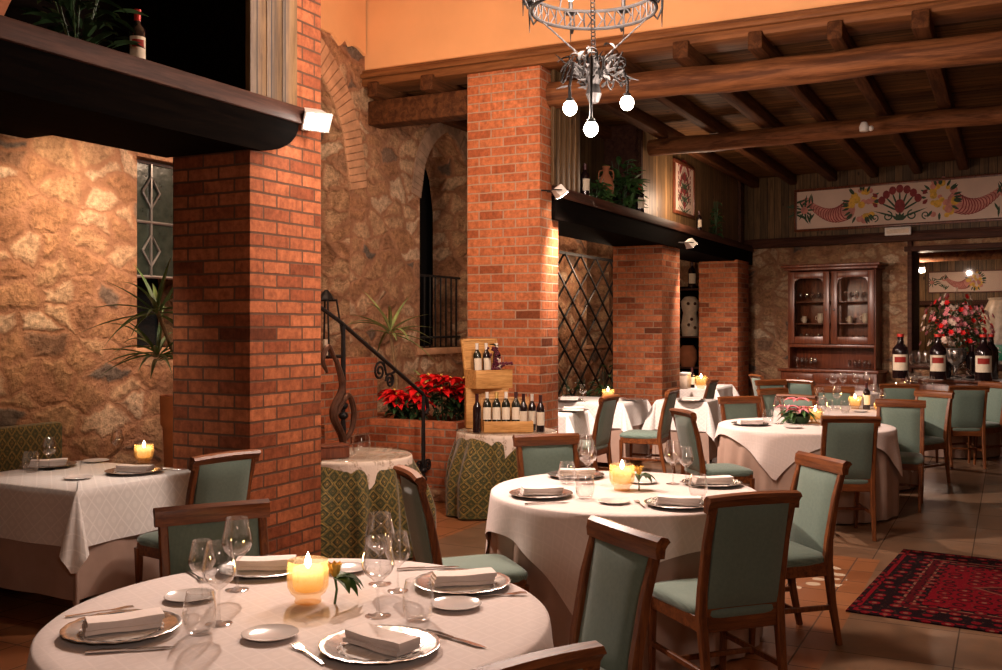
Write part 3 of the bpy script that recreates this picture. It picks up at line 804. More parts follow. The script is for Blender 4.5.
square_table(n3.x, n3.y, .88, 1.0, ZT, .30, 'square table beside the stone wall and green bench', 'white damask cloth with a folded corner on the table beside the stone wall', 21, M['cloth_white'], .58, 'taupe undercloth below the white cloth beside the stone wall')
square_table(4.64, -.07, .56, .86, ZT, .26, 'small table between the tall brick pillar and a green chair', 'white cloth of the small table beside the tall brick pillar', 22, M['cloth_white'], .66, 'taupe undercloth of the small table beside the tall brick pillar')
square_table(6.20, -.10, .84, 1.05, ZT, .28, 'rectangular table before the iron trellis', 'white cloth of the table before the iron trellis', 23, M['cloth_white'], .68, 'taupe undercloth of the table before the iron trellis')
square_table(6.86, -.90, .46, .62, ZT, .34, 'small table standing out from the row beside the lily table', 'white cloth hanging long on the small table beside the lily table', 24, M['cloth_white'], .68, 'taupe undercloth of the small table beside the lily table')
n7 = inroom((3.07, 14.3, 0))
square_table(n7.x, n7.y, .95, 1.0, ZT, .28, 'table between the two farthest brick pillars', 'bright white cloth on the table between the two farthest brick pillars', 25, M['cloth_white'], .68, 'taupe undercloth between the two farthest brick pillars')

# green brocade service tables with a lace topper
def service_table(c, Rt, zt, who, tip):
    t = thing('service_table', 'round service table under green brocade ' + who, 'table', (c[0], c[1], 0), 0, 'brocade service tables')
    m = MB(); m.lathe([(0, zt - .04), (Rt - .02, zt - .04), (Rt - .01, zt - .02), (Rt - .012, zt - .005), (0, zt - .005)], 40); m.build('tabletop', M['dark_wood'], t)
    m = MB(); m.lathe([(0, .0), (.16, .01), (.14, .03), (.05, .06), (.04, .5), (.08, zt - .04), (0, zt - .04)], 14); m.build('pedestal', M['dark_wood'], t)
    s = round_cloth('brocade_cloth', Rt, zt - .002, Rt + zt - .012, 0, M['brocade'], int(Rt * 100) + tip, False, nf=13, fold=.042, flare=.12); s.location = (c[0], c[1], 0); tag(s, 'green and gold brocade cloth to the floor ' + who, 'tablecloth')
    l = round_cloth('lace_topper', Rt + .004, zt + .002, Rt * 1.02, tip, M['lace'], 3, True, nf=9, fold=.006, flare=.035, inset=.004); l.location = (c[0], c[1], 0); tag(l, 'ivory lace topper with a hanging point ' + who, 'lace cloth')
    m = MB(); m.lathe([(0, zt + .004), (Rt + .02, zt + .004), (Rt + .026, zt + .008), (Rt + .02, zt + .012), (0, zt + .012)], 56); g = m.build('glass_top', M['sheet'], None, (c[0], c[1], 0)); tag(g, 'clear glass sheet over the lace ' + who, 'table glass')
S1 = (-1.08, 7.25); S2 = (.05, 8.9); ZS = .71
service_table(S1, .42, ZS, 'beside the brick steps', 294)
service_table(S2, .43, ZS, 'under the wine display', 268)

# ================================================================ CHAIRS
def make_chair():
    t = thing('dining_chair', '', 'chair', (0, 0, 0), 0, 'green upholstered dining chairs')
    W = .190
    def stile(x): return [(x * .96, -.055, 0), (x * .98, -.01, .22), (x, .02, .44), (x, .012, .55), (x * 1.0, -.025, .75), (x * 1.0, -.07, .905)]
    for sx in (-1, 1):
        m = MB(); m.bar(stile(sx * W), [.028, .034, .04, .038, .036, .034], [.030, .038, .048, .040, .034, .030]); m.build('leg', M['chair'], t)
        m = MB(); m.bar([(sx * .185, .452, 0), (sx * .190, .446, .22), (sx * .195, .44, .405)], [.024, .032, .044], [.024, .032, .044]); m.build('leg', M['chair'], t)
        m = MB(); m.bar([(sx * .187, -.012, .20), (sx * .192, .446, .20)], .018, .026, (1, 0, 0)); m.build('stretcher', M['chair'], t)
    m = MB(); m.bar([(-.188, .21, .20), (.188, .21, .20)], .022, .018, (0, 0, 1)); m.build('stretcher', M['chair'], t)
    # crest rail: a thick plank rolled backwards, ends overhanging the posts
    m = MB(); n = 12; sec = [(.016, 0), (.020, .030), (.014, .058), (-.004, .072), (-.030, .066), (-.040, .052), (-.030, .044), (-.020, .030), (-.016, 0)]
    vs = []
    for i in range(n + 1):
        x = -.220 + .440 * i / n; q = (x / .220) ** 2
        for (y, z) in sec: vs.append((x, y - .066 + .016 * (1 - q), z + .885 - .004 * q))
    k = len(sec); fs = [tuple(range(k)), tuple(n * k + j for j in range(k - 1, -1, -1))]
    for i in range(n):
        for j in range(k): fs.append((i * k + j, (i + 1) * k + j, (i + 1) * k + (j + 1) % k, i * k + (j + 1) % k))
    m.add(vs, fs); m.build('crest_rail', M['crest'], t)
    m = MB(); m.bar([(-.185, .018, .447), (.185, .018, .447)], .045, .022, (0, 0, 1)); m.build('lower_rail', M['crest'], t)
    # upholstered back, domed on both faces
    m = MB(); nx, nz = 8, 10; vs = []
    for sd in (1, -1):
        for i in range(nx + 1):
            for j in range(nz + 1):
                u = -1 + 2 * i / nx; w = -1 + 2 * j / nz; x = u * .172; z = .685 + w * .218
                yb = .015 - (z - .467) * .195
                th = .010 + .020 * max(0, (1 - u ** 4)) ** .5 * max(0, (1 - w ** 6)) ** .5
                vs.append((x, yb + sd * th, z))
    Nn = (nx + 1) * (nz + 1); fs = []
    for i in range(nx):
        for j in range(nz):
            a = i * (nz + 1) + j; b = a + nz + 1
            fs.append((a, a + 1, b + 1, b)); fs.append((Nn + a, Nn + b, Nn + b + 1, Nn + a + 1))
    def edge(a, b): fs.append((a, b, Nn + b, Nn + a))
    for j in range(nz): edge(j + 1, j); edge(nx * (nz + 1) + j, nx * (nz + 1) + j + 1)
    for i in range(nx): edge(i * (nz + 1), (i + 1) * (nz + 1)); edge((i + 1) * (nz + 1) + nz, i * (nz + 1) + nz)
    m.add(vs, fs); m.build('backrest', M['green'], t, smooth=50)
    # seat rails and cushion
    m = MB()
    m.bar([(-.195, .44, .40), (.195, .44, .40)], .07, .026, (0, 0, 1)); m.bar([(-.185, .02, .40), (.185, .02, .40)], .07, .026, (0, 0, 1))
    m.bar([(-.188, .02, .40), (-.195, .44, .40)], .026, .07, (1, 0, 0)); m.bar([(.188, .02, .40), (.195, .44, .40)], .026, .07, (1, 0, 0)); m.build('seat_frame', M['crest'], t)
    m = MB(); n = 40; vs = []; rows = [(1.0, .425), (1.03, .44), (1.02, .458), (.94, .474), (.72, .484), (.4, .489)]
    for f, z in rows:
        for i in range(n):
            a = 2 * PI * i / n; c, s_ = math.cos(a), math.sin(a); p = 7
            r = (abs(c) ** p + abs(s_) ** p) ** (-1 / p); y = r * s_
            vs.append((r * c * (.206 + .008 * y) * f, .238 + y * .232 * f, z))
    vs.append((0, .238, .490)); fs = [tuple(range(n - 1, -1, -1))]
    for i in range(len(rows) - 1):
        for j in range(n): fs.append((i * n + j, i * n + (j + 1) % n, (i + 1) * n + (j + 1) % n, (i + 1) * n + j))
    for j in range(n): fs.append(((len(rows) - 1) * n + j, (len(rows) - 1) * n + (j + 1) % n, len(rows) * n))
    m.add(vs, fs); m.build('seat', M['green'], t, smooth=50)
    return t
chair0 = make_chair(); first = [True]
def chair(x, y, fx, fy, label, back=-.075):
    """x, y: where the crest rail stands; (fx, fy): the way the sitter faces"""
    l = math.hypot(fx, fy); fx, fy = fx / l, fy / l
    rot = math.atan2(fy, fx) - PI / 2; loc = (x - fx * back, y - fy * back, 0)
    if first[0]:
        chair0.location = loc; chair0.rotation_euler = (0, 0, rot); chair0['label'] = label; first[0] = False; return chair0
    return dup(chair0, loc, rot, label)
chair(-1.50, 5.45, -.80, .60, 'green chair drawn up to the square table beside the broad brick pillar')
chair(-1.13, 3.92, .46, -.85, 'green chair on the far side of the large front table, before the square table')
chair(-.44, 4.80, .94, .33, 'green chair seen edge-on before the brocade table by the brick steps')
chair(.29, 6.40, .30, -.95, 'green chair before the wine display, on the far side of the middle table')
chair(.435, 3.48, -.90, -.44, 'large green chair turned towards the front table, its seat cut by the lower edge')
chair(1.045, 4.14, -.34, .94, 'green chair seen from behind, nearest the viewer at the middle table')
chair(1.715, 5.34, -.96, -.27, 'green chair with lit backrest side-on between the middle table and the red rug')
chair(2.665, 7.62, .07, 1, 'green chair seen from behind at the near side of the lily table')
chair(1.49, 8.2, .975, .22, 'green chair facing the lily table from its near corner, behind the middle table')
chair(1.86, 10.85, -.90, .40, 'green chair side-on at the table before the iron trellis')
chair(1.07, 9.85, -.88, .47, 'green chair side-on at the small table beside the tall pillar')
chair(2.33, 9.78, .25, -1, 'green chair facing the viewer across the lily table, left of the wine glasses')
chair(3.00, 11.05, .5, -.85, 'green chair just behind the lilies, partly hidden by the next chair')
chair(2.95, 9.98, .70, .62, 'green chair directly behind the pink lilies, its crest dark')
chair(3.80, 12.75, .62, .5, 'green chair beside the far table before the wooden hutch')
chair(3.44, 12.75, .3, -1, 'broad green chair against the stone wall beyond the farthest pillar')
chair(3.57, 14.0, .9, .1, 'narrow edge-on green chair beside the farthest brick pillar')
chair(3.78, 11.35, -.2, -1, 'green chair behind the dark wine bottle, facing the viewer')
chair(3.735, 9.35, -.42, -.90, 'green chair with orange lit crest at the right side of the lily table')
chair(4.60, 10.62, -.82, -.55, 'green chair to the right of the orange lit one, facing the viewer')
chair(5.36, 11.45, .10, 1, 'dark green chair seen from behind in front of the sideboard')
chair(6.02, 12.2, -.85, -.35, 'green chair beside the sideboard, cut by the right edge of the view')
chair(4.70, 11.80, .25, 1, 'green chair seen from behind at the far table with the small candle')
chair(2.70, 12.75, -.85, .42, 'small far chair at the table between the two farthest pillars')
chair(.04, 2.07, -.62, .78, 'chair in front of the large front table, only its crest rail in view')

# ================================================================ TABLE SETTINGS
ZP = ZT + .0015
P0 = {}
def one(kind, make):
    if kind not in P0: P0[kind] = make(); return P0[kind], True
    return P0[kind], False
def put(kind, make, loc, rot, label, group, cat, scale=None):
    o, new = one(kind, make)
    if new:
        o.location = loc; o.rotation_euler = (0, 0, rot); tag(o, label, cat, group)
        if scale: o.scale = (scale,) * 3
        return o
    return dup(o, loc, rot, label, scale)
def mk_charger():
    m = MB(); pr = [(0, 0), (.095, 0), (.11, .004), (.150, .014), (.165, .017), (.168, .019), (.165, .0205), (.150, .018), (.112, .008), (.095, .005), (0, .005)]
    m.lathe(pr, 48); rr = random.Random(4)
    for v in m.v:
        r = math.hypot(v.x, v.y)
        if r > .12: v.z += .0012 * math.sin(math.atan2(v.y, v.x) * 30)
    return m.build('charger_plate', M['silver'], smooth=50)
def mk_doily():
    m = MB(); n = 64; vs = [(0, 0, 0)] + [((.112 + .007 * abs(math.sin(8 * 2 * PI * k / n))) * math.cos(2 * PI * k / n), (.112 + .007 * abs(math.sin(8 * 2 * PI * k / n))) * math.sin(2 * PI * k / n), .004) for k in range(n)]
    vs2 = [(x * .93, y * .93, .0) for x, y, z in vs[1:]]
    m.add([(0, 0, 0)] + vs2 + vs[1:], [(0, 1 + k, 1 + (k + 1) % n) for k in range(n)] + [(1 + k, 1 + n + k, 1 + n + (k + 1) % n, 1 + (k + 1) % n) for k in range(n)])
    return m.build('doily', M['cloth_white'], smooth=50)
def mk_bread():
    m = MB(); m.lathe([(0, 0), (.045, 0), (.055, .004), (.078, .011), (.082, .013), (.080, .0145), (.074, .012), (.052, .006), (0, .005)], 36); return m.build('bread_plate', M['china'], smooth=50)
def mk_napkin():
    """a napkin folded in three, rounded fold on one long side"""
    m = MB(); L = .105; W_ = .042
    for j, (off, w, z, th) in enumerate(((0, W_, .000, .012), (.003, W_ - .003, .0115, .011), (-.002, W_ - .002, .022, .013))):
        n = 8; prof = []
        for i in range(n + 1):
            a = -PI / 2 + PI * i / n; prof.append((w + th * .5 * math.cos(a) + off, z + th / 2 + th / 2 * math.sin(a)))
        prof += [(-w + off, z + th), (-w + off, z)]
        vs = []
        N = 10
        for i in range(N + 1):
            x = -L + 2 * L * i / N + .004 * j
            sag = .0016 * math.sin(2.0 * i / N * PI + j)
            for (y, zz) in prof: vs.append((x, y + .0012 * math.sin(i * .7 + j), zz + sag + .0025 + .0015 * math.sin(y * 60 + j)))
        k = len(prof); fs = [tuple(range(k - 1, -1, -1)), tuple(N * k + q for q in range(k))]
        for i in range(N):
            for q in range(k): fs.append((i * k + q, i * k + (q + 1) % k, (i + 1) * k + (q + 1) % k, (i + 1) * k + q))
        m.add(vs, fs)
    return m.build('napkin', M['napkin'], smooth=50)
def glass_prof(h, rb, rr_, foot, stem):
    hb = h * .46
    out = [(0, .0), (foot, .0), (foot, .002), (foot * .35, .007), (stem, .014), (stem * .85, hb * .6), (stem, hb - .012), (rb * .35, hb), (rb * .8, hb + (h - hb) * .16), (rb, hb + (h - hb) * .34), (rb * .965, hb + (h - hb) * .5), (rb * .42 + rr_ * .56, hb + (h - hb) * .76), (rr_, h)]
    inn = [(r - .0012, z + (.0012 if i == 0 else 0)) for i, (r, z) in enumerate(out[-1:7:-1])] + [(0, hb + .004)]
    return out + inn
def mk_wine():
    m = MB(); m.lathe(glass_prof(.245, .052, .037, .040, .0045), 32); return m.build('wine_glass', M['glass'], smooth=60)
def mk_small_wine():
    m = MB(); m.lathe(glass_prof(.20, .043, .030, .036, .004), 24); return m.build('wine_glass', M['glass'], smooth=60)
def mk_tumbler():
    m = MB(); m.lathe([(0, 0), (.029, 0), (.036, .004), (.047, .034), (.050, .06), (.046, .095), (.039, .125), (.0375, .125), (.0445, .095), (.0485, .06), (.045, .036), (.033, .014), (0, .012)], 28); return m.build('tumbler', M['tumbler'], smooth=60)
def mk_knife():
    m = MB(); m.bar([(-.115, 0, .005), (-.07, 0, .006), (-.01, 0, .005)], [.010, .013, .010], [.006, .008, .006], (0, 1, 0)); m.bar([(-.01, 0, .005), (.03, 0, .005), (.09, 0, .004), (.118, .004, .003)], [.009, .016, .017, .003], [.003, .002, .002, .001], (0, 1, 0)); return m.build('table_knife', M['steel'])
def mk_fork():
    m = MB(); m.bar([(-.10, 0, .003), (-.06, 0, .004), (.0, 0, .006), (.035, 0, .005)], [.013, .010, .006, .010], [.003, .003, .003, .002], (0, 1, 0)); m.bar([(.033, 0, .005), (.055, 0, .005)], [.012, .024], [.002, .002], (0, 1, 0))
    for k in range(4):
        y = -.0105 + .007 * k; m.bar([(.054, y, .005), (.080, y, .008), (.100, y, .007)], [.0042, .0038, .002], .002, (0, 1, 0))
    return m.build('table_fork', M['steel'])
def mk_candle():
    t = thing('candle_holder', '', 'candle')
    m = MB(); m.lathe([(.0, .0), (.034, .0), (.036, .004), (.033, .010), (.034, .016), (.046, .026), (.054, .042), (.056, .066), (.055, .095), (.053, .112), (.051, .112), (.053, .095), (.054, .066), (.052, .044), (.042, .030), (0, .026)], 28); m.build('glass_bowl', M['amber'], t, smooth=60)
    m = MB(); m.lathe([(0, .032), (.034, .033), (.040, .044), (.041, .088), (.036, .094), (0, .090)], 20); m.build('wax', M['wax'], t)
    m = MB(); m.lathe([(0, .088), (.007, .096), (.0095, .105), (.006, .120), (0, .134)], 10); m.build('flame', M['flame'], t)
    return t
def mk_sprig():
    t = thing('table_sprig', '', 'sprig of leaves')
    m = MB(); rr = random.Random(9)
    for k in range(5):
        a = -.9 + k * .45; m.leaf((0, 0, .05), (math.cos(a) * .7, math.sin(a) * .7, .55 - .2 * (k % 2)), .07, .032, 1.6)
    m.tube([(0, 0, 0), (.004, .002, .03), (0, 0, .06)], .003, 5); m.build('leaves', M['leaf'], t)
    m = MB()
    for k in range(7):
        a = k * .9; m.leaf((0, 0, .055), (math.cos(a) * .6, math.sin(a) * .6, .8), .038, .026, -.6, fold=.4)
    m.build('petals', M['yellow_petal'], t)
    return t
def pat(px, py, z=ZP): p = at(px, py, z); return (p.x, p.y, p.z)
C_ = []       # candle flame places for the lamps
def charger(px, py, nrot, label, nlabel, dz=0.0, nap=True, sc=None):
    p = pat(px, py); put('charger', mk_charger, p, 0, label, 'silver charger plates', 'plate', sc)
    if nap:
        put('doily', mk_doily, (p[0], p[1], p[2] + .0062), .3, 'lace doily under the napkin ' + nlabel, 'lace doilies', 'doily', sc)
        put('napkin', mk_napkin, (p[0], p[1], p[2] + .011), R(nrot), 'folded napkin ' + nlabel, 'folded linen napkins', 'napkin', sc)
def bread(px, py, label): put('bread', mk_bread, pat(px, py), 0, label, 'white bread plates', 'plate')
def wine(px, py, label): put('wine', mk_wine, pat(px, py), 0, label, 'tall wine glasses', 'wine glass')
def swine(px, py, label): put('swine', mk_small_wine, pat(px, py), 0, label, 'smaller wine glasses', 'wine glass')
def tumb(px, py, label, z=ZP): put('tumb', mk_tumbler, pat(px, py, z), 0, label, 'water tumblers', 'tumbler')
def knife(px, py, r, label): put('knife', mk_knife, pat(px, py), R(r), label, 'table knives', 'knife')
def fork(px, py, r, label): put('fork', mk_fork, pat(px, py), R(r), label, 'table forks', 'fork')
def candle(px, py, label, z=ZP, sc=None, sprig=None):
    p = pat(px, py, z); put('candle', mk_candle, p, 0, label, 'amber candle holders', 'candle', sc); C_.append((p[0], p[1], p[2] + .11 * (sc or 1), sc or 1))
    if sprig: put('sprig', mk_sprig, (p[0] + .09, p[1] - .02, p[2]), sprig[1], sprig[0], 'sprigs beside the candles', 'leaves', 1.5)
# front table
charger(122, 632, 28, 'silver charger at the far left of the front table', 'rolled on the left charger of the front table')
charger(380, 650, -38, 'silver charger nearest the viewer on the front table', 'on the charger nearest the viewer at the front table')
charger(462, 586, 14, 'silver charger at the right side of the front table', 'on the right charger of the front table')
charger(264, 571, 6, 'silver charger behind the candle on the front table', 'on the charger behind the candle of the front table')
bread(270, 637, 'white bread plate in front of the candle, near the fork'); bread(456, 607, 'white bread plate between the right charger and the tumbler, front table')
bread(345, 571, 'white bread plate behind the two wine glasses of the front table'); bread(190, 599, 'white bread plate behind the left tumbler of the front table')
wine(378, 616, 'tall wine glass in front, right of the burning front candle'); wine(380, 584, 'tall wine glass behind another, right of the burning front candle')
swine(398, 591, 'smaller wine glass, rearmost of the three right of the front candle')
wine(219, 624, 'tall wine glass in front at the left of the burning front candle'); wine(237, 590, 'tallest standing wine glass left of the front candle, before the chair back')
swine(202, 602, 'smaller wine glass, leftmost beside the tall ones on the front table')
tumb(418, 621, 'round water tumbler beside the front napkin of the front table'); tumb(200, 634, 'round water tumbler at the end of the rolled left napkin')
knife(455, 640, -42, 'knife right of the nearest charger on the front table'); fork(308, 655, 125, 'fork left of the nearest charger on the front table')
knife(130, 651, 12, 'knife in front of the rolled left napkin'); fork(100, 613, 30, 'fork behind the left charger of the front table')
fork(497, 596, 10, 'fork in front of the right charger of the front table'); knife(428, 569, 12, 'knife behind the right charger of the front table')
fork(196, 577, -55, 'fork left of the charger behind the front candle')
candle(308, 602, 'burning candle in an amber glass bowl on the front table', sc=1.22, sprig=('leafy sprig with a yellow rose right of the front candle', 0))
# middle table
charger(541, 496, 10, 'silver charger at the left of the middle table', 'on the left charger of the middle table'); charger(678, 506, -15, 'silver charger at the near right of the middle table', 'on the near right charger of the middle table')
charger(576, 477, 0, 'silver charger at the back left of the middle table', 'on the back left charger of the middle table'); charger(712, 485, 5, 'silver charger at the back right of the middle table', 'on the back right charger of the middle table')
bread(614, 503, 'white bread plate in front of the middle table candle'); bread(643, 483, 'white bread plate behind the candle of the middle table')
tumb(567, 484, 'water tumbler rear left on the middle table, before the chair back'); tumb(585, 499, 'water tumbler front left on the middle table'); tumb(698, 498, 'water tumbler at the right of the middle table')
wine(588, 484, 'tall wine glass in front, left of the middle candle'); wine(586, 476, 'tall wine glass behind, left of the middle candle')
wine(673, 484, 'tall wine glass right of the middle candle'); swine(686, 482, 'smaller wine glass right of the middle candle')
candle(622, 490, 'burning candle in an amber glass on the middle table', sc=1.25, sprig=('leafy sprig beside the candle of the middle table', 1))
fork(640, 505, 95, 'fork left of the near right charger, middle table'); knife(547, 504, 12, 'knife in front of the left charger, middle table')
# table by the stone wall
charger(134, 473, -12, 'silver charger at the right of the table by the stone wall', 'on the right charger of the table by the stone wall'); charger(48, 467, 20, 'silver charger at the left of the table by the stone wall', 'on the left charger of the table by the stone wall')
bread(78, 479, 'white bread plate at the near corner of the table by the stone wall'); bread(96, 462, 'white bread plate at the back of the table by the stone wall')
swine(49, 470, 'wine glass before the green bench'); swine(117, 460, 'wine glass left of the candle by the stone wall')
candle(144, 463, 'burning candle on the table by the stone wall', sc=1.1)
knife(168, 470, -5, 'knife on the right of the table by the stone wall'); tumb(31, 472, 'water tumbler at the left edge on the table by the stone wall')
# lily table
charger(750, 425, 4, 'silver charger on the left of the lily table', 'on the charger left of the lilies'); bread(793, 428, 'white bread plate in front of the lilies')
charger(858, 426, -8, 'silver charger behind the chair back at the lily table', 'on the charger right of the lilies')
wine(779, 424, 'wine glass left of the lilies'); tumb(768, 423, 'water tumbler left of the lilies'); wine(822, 424, 'wine glass right of the lilies')
candle(815, 423, 'burning candle just behind the pink lilies', sc=1.2)
swine(829, 421, 'smaller wine glass right of the lilies')
# dark bottle table
wine(820, 411, 'wine glass left of the candle on the dark bottle table'); wine(837, 409, 'second wine glass left of the candle on the dark bottle table')
candle(855, 409, 'burning candle left of the dark wine bottle', sc=1.2); bread(860, 412, 'white bread plate in front of the dark wine bottle')
wine(874, 406, 'wine glass right of the dark wine bottle'); swine(882, 408, 'smaller wine glass right of the dark wine bottle')
candle(878, 411, 'small burning candle beside the orange lit chair crest', sc=.75); tumb(845, 413, 'water tumbler before the candle on the dark bottle table')
# far tables
for px, py, w in ((833, 392, 'leftmost'), (843, 391, 'second from left'), (856, 391, 'third from left'), (867, 390, 'rightmost')): wine(px, py, 'far wine glass before the hutch, %s of a row of four' % w)
for px, py, w in ((908, 392, 'beside the far candle'), (915, 391, 'second right of the far candle'), (925, 392, 'third right of the far candle'), (932, 391, 'fourth right of the far candle')): swine(px, py, 'far wine glass before the large bottles, ' + w)
candle(896, 391, 'small burning candle before the large bottles', sc=.9)
# trellis and small tables
swine(583, 401.5, 'wine glass before the iron trellis'); candle(608, 401.5, 'candle globe before the iron trellis', sc=1.3); charger(569, 400.8, 0, 'silver charger on the table before the iron trellis', 'on the charger before the iron trellis'); charger(635, 400.5, 0, 'empty silver charger right of the candle globe before the trellis', '', nap=False)
charger(573, 411.5, 0, 'silver charger on the small table by the tall pillar', 'on the charger by the tall pillar'); charger(691, 401, 0, 'silver charger on the small table left of the lily table', 'on the charger left of the lily table edge')
candle(701, 388.5, 'amber candle beside the dark bottle between the farthest pillars', sc=1.6)
def shp(px, b): # room point on the shelves seen in column px
    k = (px - 501) / F; o = ROOM0 + VV * b; a = (k * o.y - o.x) / (UU.x - k * UU.y); return room(a, b)
def bs(px, y=-.24):
    k = (px - 501) / F; o = back(0, y); d = back(1, y) - o; s = (k * o.y - o.x) / (d.x - k * d.y); return back(s, y)
# ================================================================ BOTTLES AND CRATES
def bottle(name, label, loc, h=.30, r=.037, glass='bottle', cap='cap_dark', lab='label', block=None, tilt=None, group='wine bottles in the display', rot=0, cz=.240):
    t = thing(name, label, 'bottle', loc, rot, group)
    k = h / .30; q = r
    m = MB(); m.lathe([(0, .004), (q * .6, 0), (q * .97, .002), (q, .008), (q, .185 * k), (q * .93, .203 * k), (q * .62, .222 * k), (q * .42, .236 * k), (q * .38, .262 * k), (q * .38, .298 * k), (0, .298 * k)], 20); m.build('glass', M[glass], t)
    m = MB(); m.lathe([(q * .41, cz * k), (q * .41, .292 * k), (q * .44, .293 * k), (q * .44, .300 * k), (0, .301 * k)], 16); m.build('capsule', M[cap], t)
    if lab:
        m = MB(); n = 12; rr_ = q * 1.012; z0, z1 = .055 * k, .162 * k; vs = []
        for i in range(n + 1):
            a = -PI / 2 - 1.1 + 2.2 * i / n
            vs += [(rr_ * math.cos(a), rr_ * math.sin(a), z0), (rr_ * math.cos(a), rr_ * math.sin(a), z1)]
        m.add(vs, [(2 * i, 2 * i + 2, 2 * i + 3, 2 * i + 1) for i in range(n)]); L = m.build('label', M[lab], t)
        if block:
            m = MB(); rr_ = q * 1.02; z0, z1 = .108 * k, .146 * k; vs = []
            for i in range(n + 1):
                a = -PI / 2 - .72 + 1.44 * i / n
                vs += [(rr_ * math.cos(a), rr_ * math.sin(a), z0), (rr_ * math.cos(a), rr_ * math.sin(a), z1)]
            m.add(vs, [(2 * i, 2 * i + 2, 2 * i + 3, 2 * i + 1) for i in range(n)]); m.build('label_print', M[block], L)
    if tilt: t.rotation_euler = (R(tilt), 0, rot)
    return t
def crate(name, label, loc, w, d, h, rot, lid=None, mat='pale_wood'):
    t = thing(name, label, 'wooden crate', loc, rot, 'pine wine crates')
    th = .012
    m = MB(); m.box(-w / 2, w / 2, -d / 2, -d / 2 + th, 0, h, bev=.002); m.build('front_board', M[mat], t)
    m = MB(); m.box(-w / 2, w / 2, d / 2 - th, d / 2, 0, h); m.box(-w / 2, -w / 2 + th, -d / 2 + th, d / 2 - th, 0, h); m.box(w / 2 - th, w / 2, -d / 2 + th, d / 2 - th, 0, h); m.box(-w / 2 + th, w / 2 - th, -d / 2 + th, d / 2 - th, 0, th); m.build('body', M[mat], t)
    if lid:
        m = MB(); m.box(-w / 2, w / 2, 0, th, 0, lid); b = m.build('lid', M[mat], t, (0, d / 2, h * .55)); b.rotation_euler = (R(-14), 0, 0)
        m = MB(); m.box(-w / 2 + .0, -w / 2 + .018, -.012, .0, 0, lid); m.box(w / 2 - .018, w / 2, -.012, 0, 0, lid); m.box(-w / 2, w / 2, -.012, 0, lid - .018, lid); m.build('lid_battens', M[mat], b)
    return t
ZD = ZS + .0125
def dp(px, D, z=ZD): return ((px - 501) * D / F, D, z)
tall = thing('wooden_box', 'upright pine box carrying the upper wine crate', 'wooden crate', (-.135, 9.12, ZD), .1, 'pine wine crates')
m = MB(); m.box(-.19, .19, -.12, .12, 0, .345, bev=.004); m.build('body', M['pale_wood'], tall)
m = MB(); m.box(-.195, .195, -.125, .125, .345, .357, bev=.003); m.build('lid', M['pale_wood'], tall)
crate('wine_crate', 'upper open wine crate on the upright box, its lid raised behind bottles and grapes', (-.11, 9.06, ZD + .359), .37, .22, .165, .5, .36)
crate('wine_crate', 'lower open wine crate on the lace, four tilted bottles inside', (.055, 8.74, ZD), .43, .22, .095, .1, .24)
CR = lambda x, y, z: Vector((-.11, 9.06, ZD + .359 + z)) + Matrix.Rotation(.5, 3, 'Z') @ Vector((x, y, 0))
for px, lab, cp, la, g in ((-.11, 'upper crate, white label, first from the left', 'cap_white', 'label', 'bottle'), (-.015, 'upper crate behind the grapes', 'cap_white', 'label', 'bottle_red'), (.09, 'upper crate right of the grapes', 'cap_white', 'label', 'bottle_red')):
    bottle('wine_bottle', 'wine bottle leaning in the ' + lab, CR(px, .0, .105), .30, .037, g, cp, la, tilt=-8, rot=.3)
for px, w, cp in ((487, 'first from the left', 'cap_white'), (496.5, 'second from the left, gold capsule', 'cap_gold'), (506, 'third from the left', 'cap_white'), (516, 'fourth from the left, dark capsule', 'cap_dark')):
    bottle('wine_bottle', 'tilted wine bottle in the lower crate, ' + w, dp(px, 8.71, ZD + .045), .30, .038, 'bottle', cp, 'label', tilt=-11)
bottle('wine_bottle', 'dark bottle standing alone at the left of the wine display', dp(477, 8.62), .335, .036, 'bottle_red', 'cap_dark', None)
bottle('wine_bottle', 'dark bottle with a grey label behind, right of the lower crate', dp(523.5, 8.72), .33, .036, 'bottle_red', 'cap_dark', 'label')
bottle('wine_bottle', 'bottle with pink label and white capsule, middle of three at the right of the display', dp(532, 8.80), .32, .036, 'bottle_red', 'cap_white', 'label')
bottle('wine_bottle', 'dark bottle at the far right of the wine display', dp(540.5, 8.68), .32, .036, 'bottle_red', 'cap_dark', 'label')
g = thing('grape_bunch', 'bunch of red grapes hanging over the upper wine crate', 'grapes', CR(.035, -.075, .205))
m = MB(); rg = random.Random(5)
for k in range(46):
    t = rg.random(); m.ball((rg.gauss(0, .022) - .02 + t * .02, rg.gauss(0, .014), .16 - t * .20), .0125, 8, 6)
for k in range(14): m.ball((.10 + rg.gauss(0, .035), -.01 + rg.gauss(0, .012), .0 + rg.random() * .025), .0125, 8, 6)
m.build('grapes', M['grape'], g)
m = MB(); m.leaf((0, 0, .17), (-.8, -.2, .5), .07, .055, .6); m.leaf((-.01, 0, .17), (.3, -.6, .4), .06, .05, .8); m.build('leaf', M['leaf_dark'], g)
# service table by the steps
put('tumb', mk_tumbler, (-.985, 7.05, ZD), 0, 'wide glass jar on the brocade table beside the brick steps', 'water tumblers', 'tumbler', 1.35)
bx = thing('wooden_box', 'small brown box at the left of the brocade table beside the steps', 'box', (-1.19, 7.02, ZD), .5)
m = MB(); m.box(-.11, .11, -.07, .07, 0, .075, bev=.005); m.build('body', M['cab'], bx); m = MB(); m.box(-.115, .115, -.075, .075, .075, .09, bev=.005); m.build('lid', M['cab'], bx)
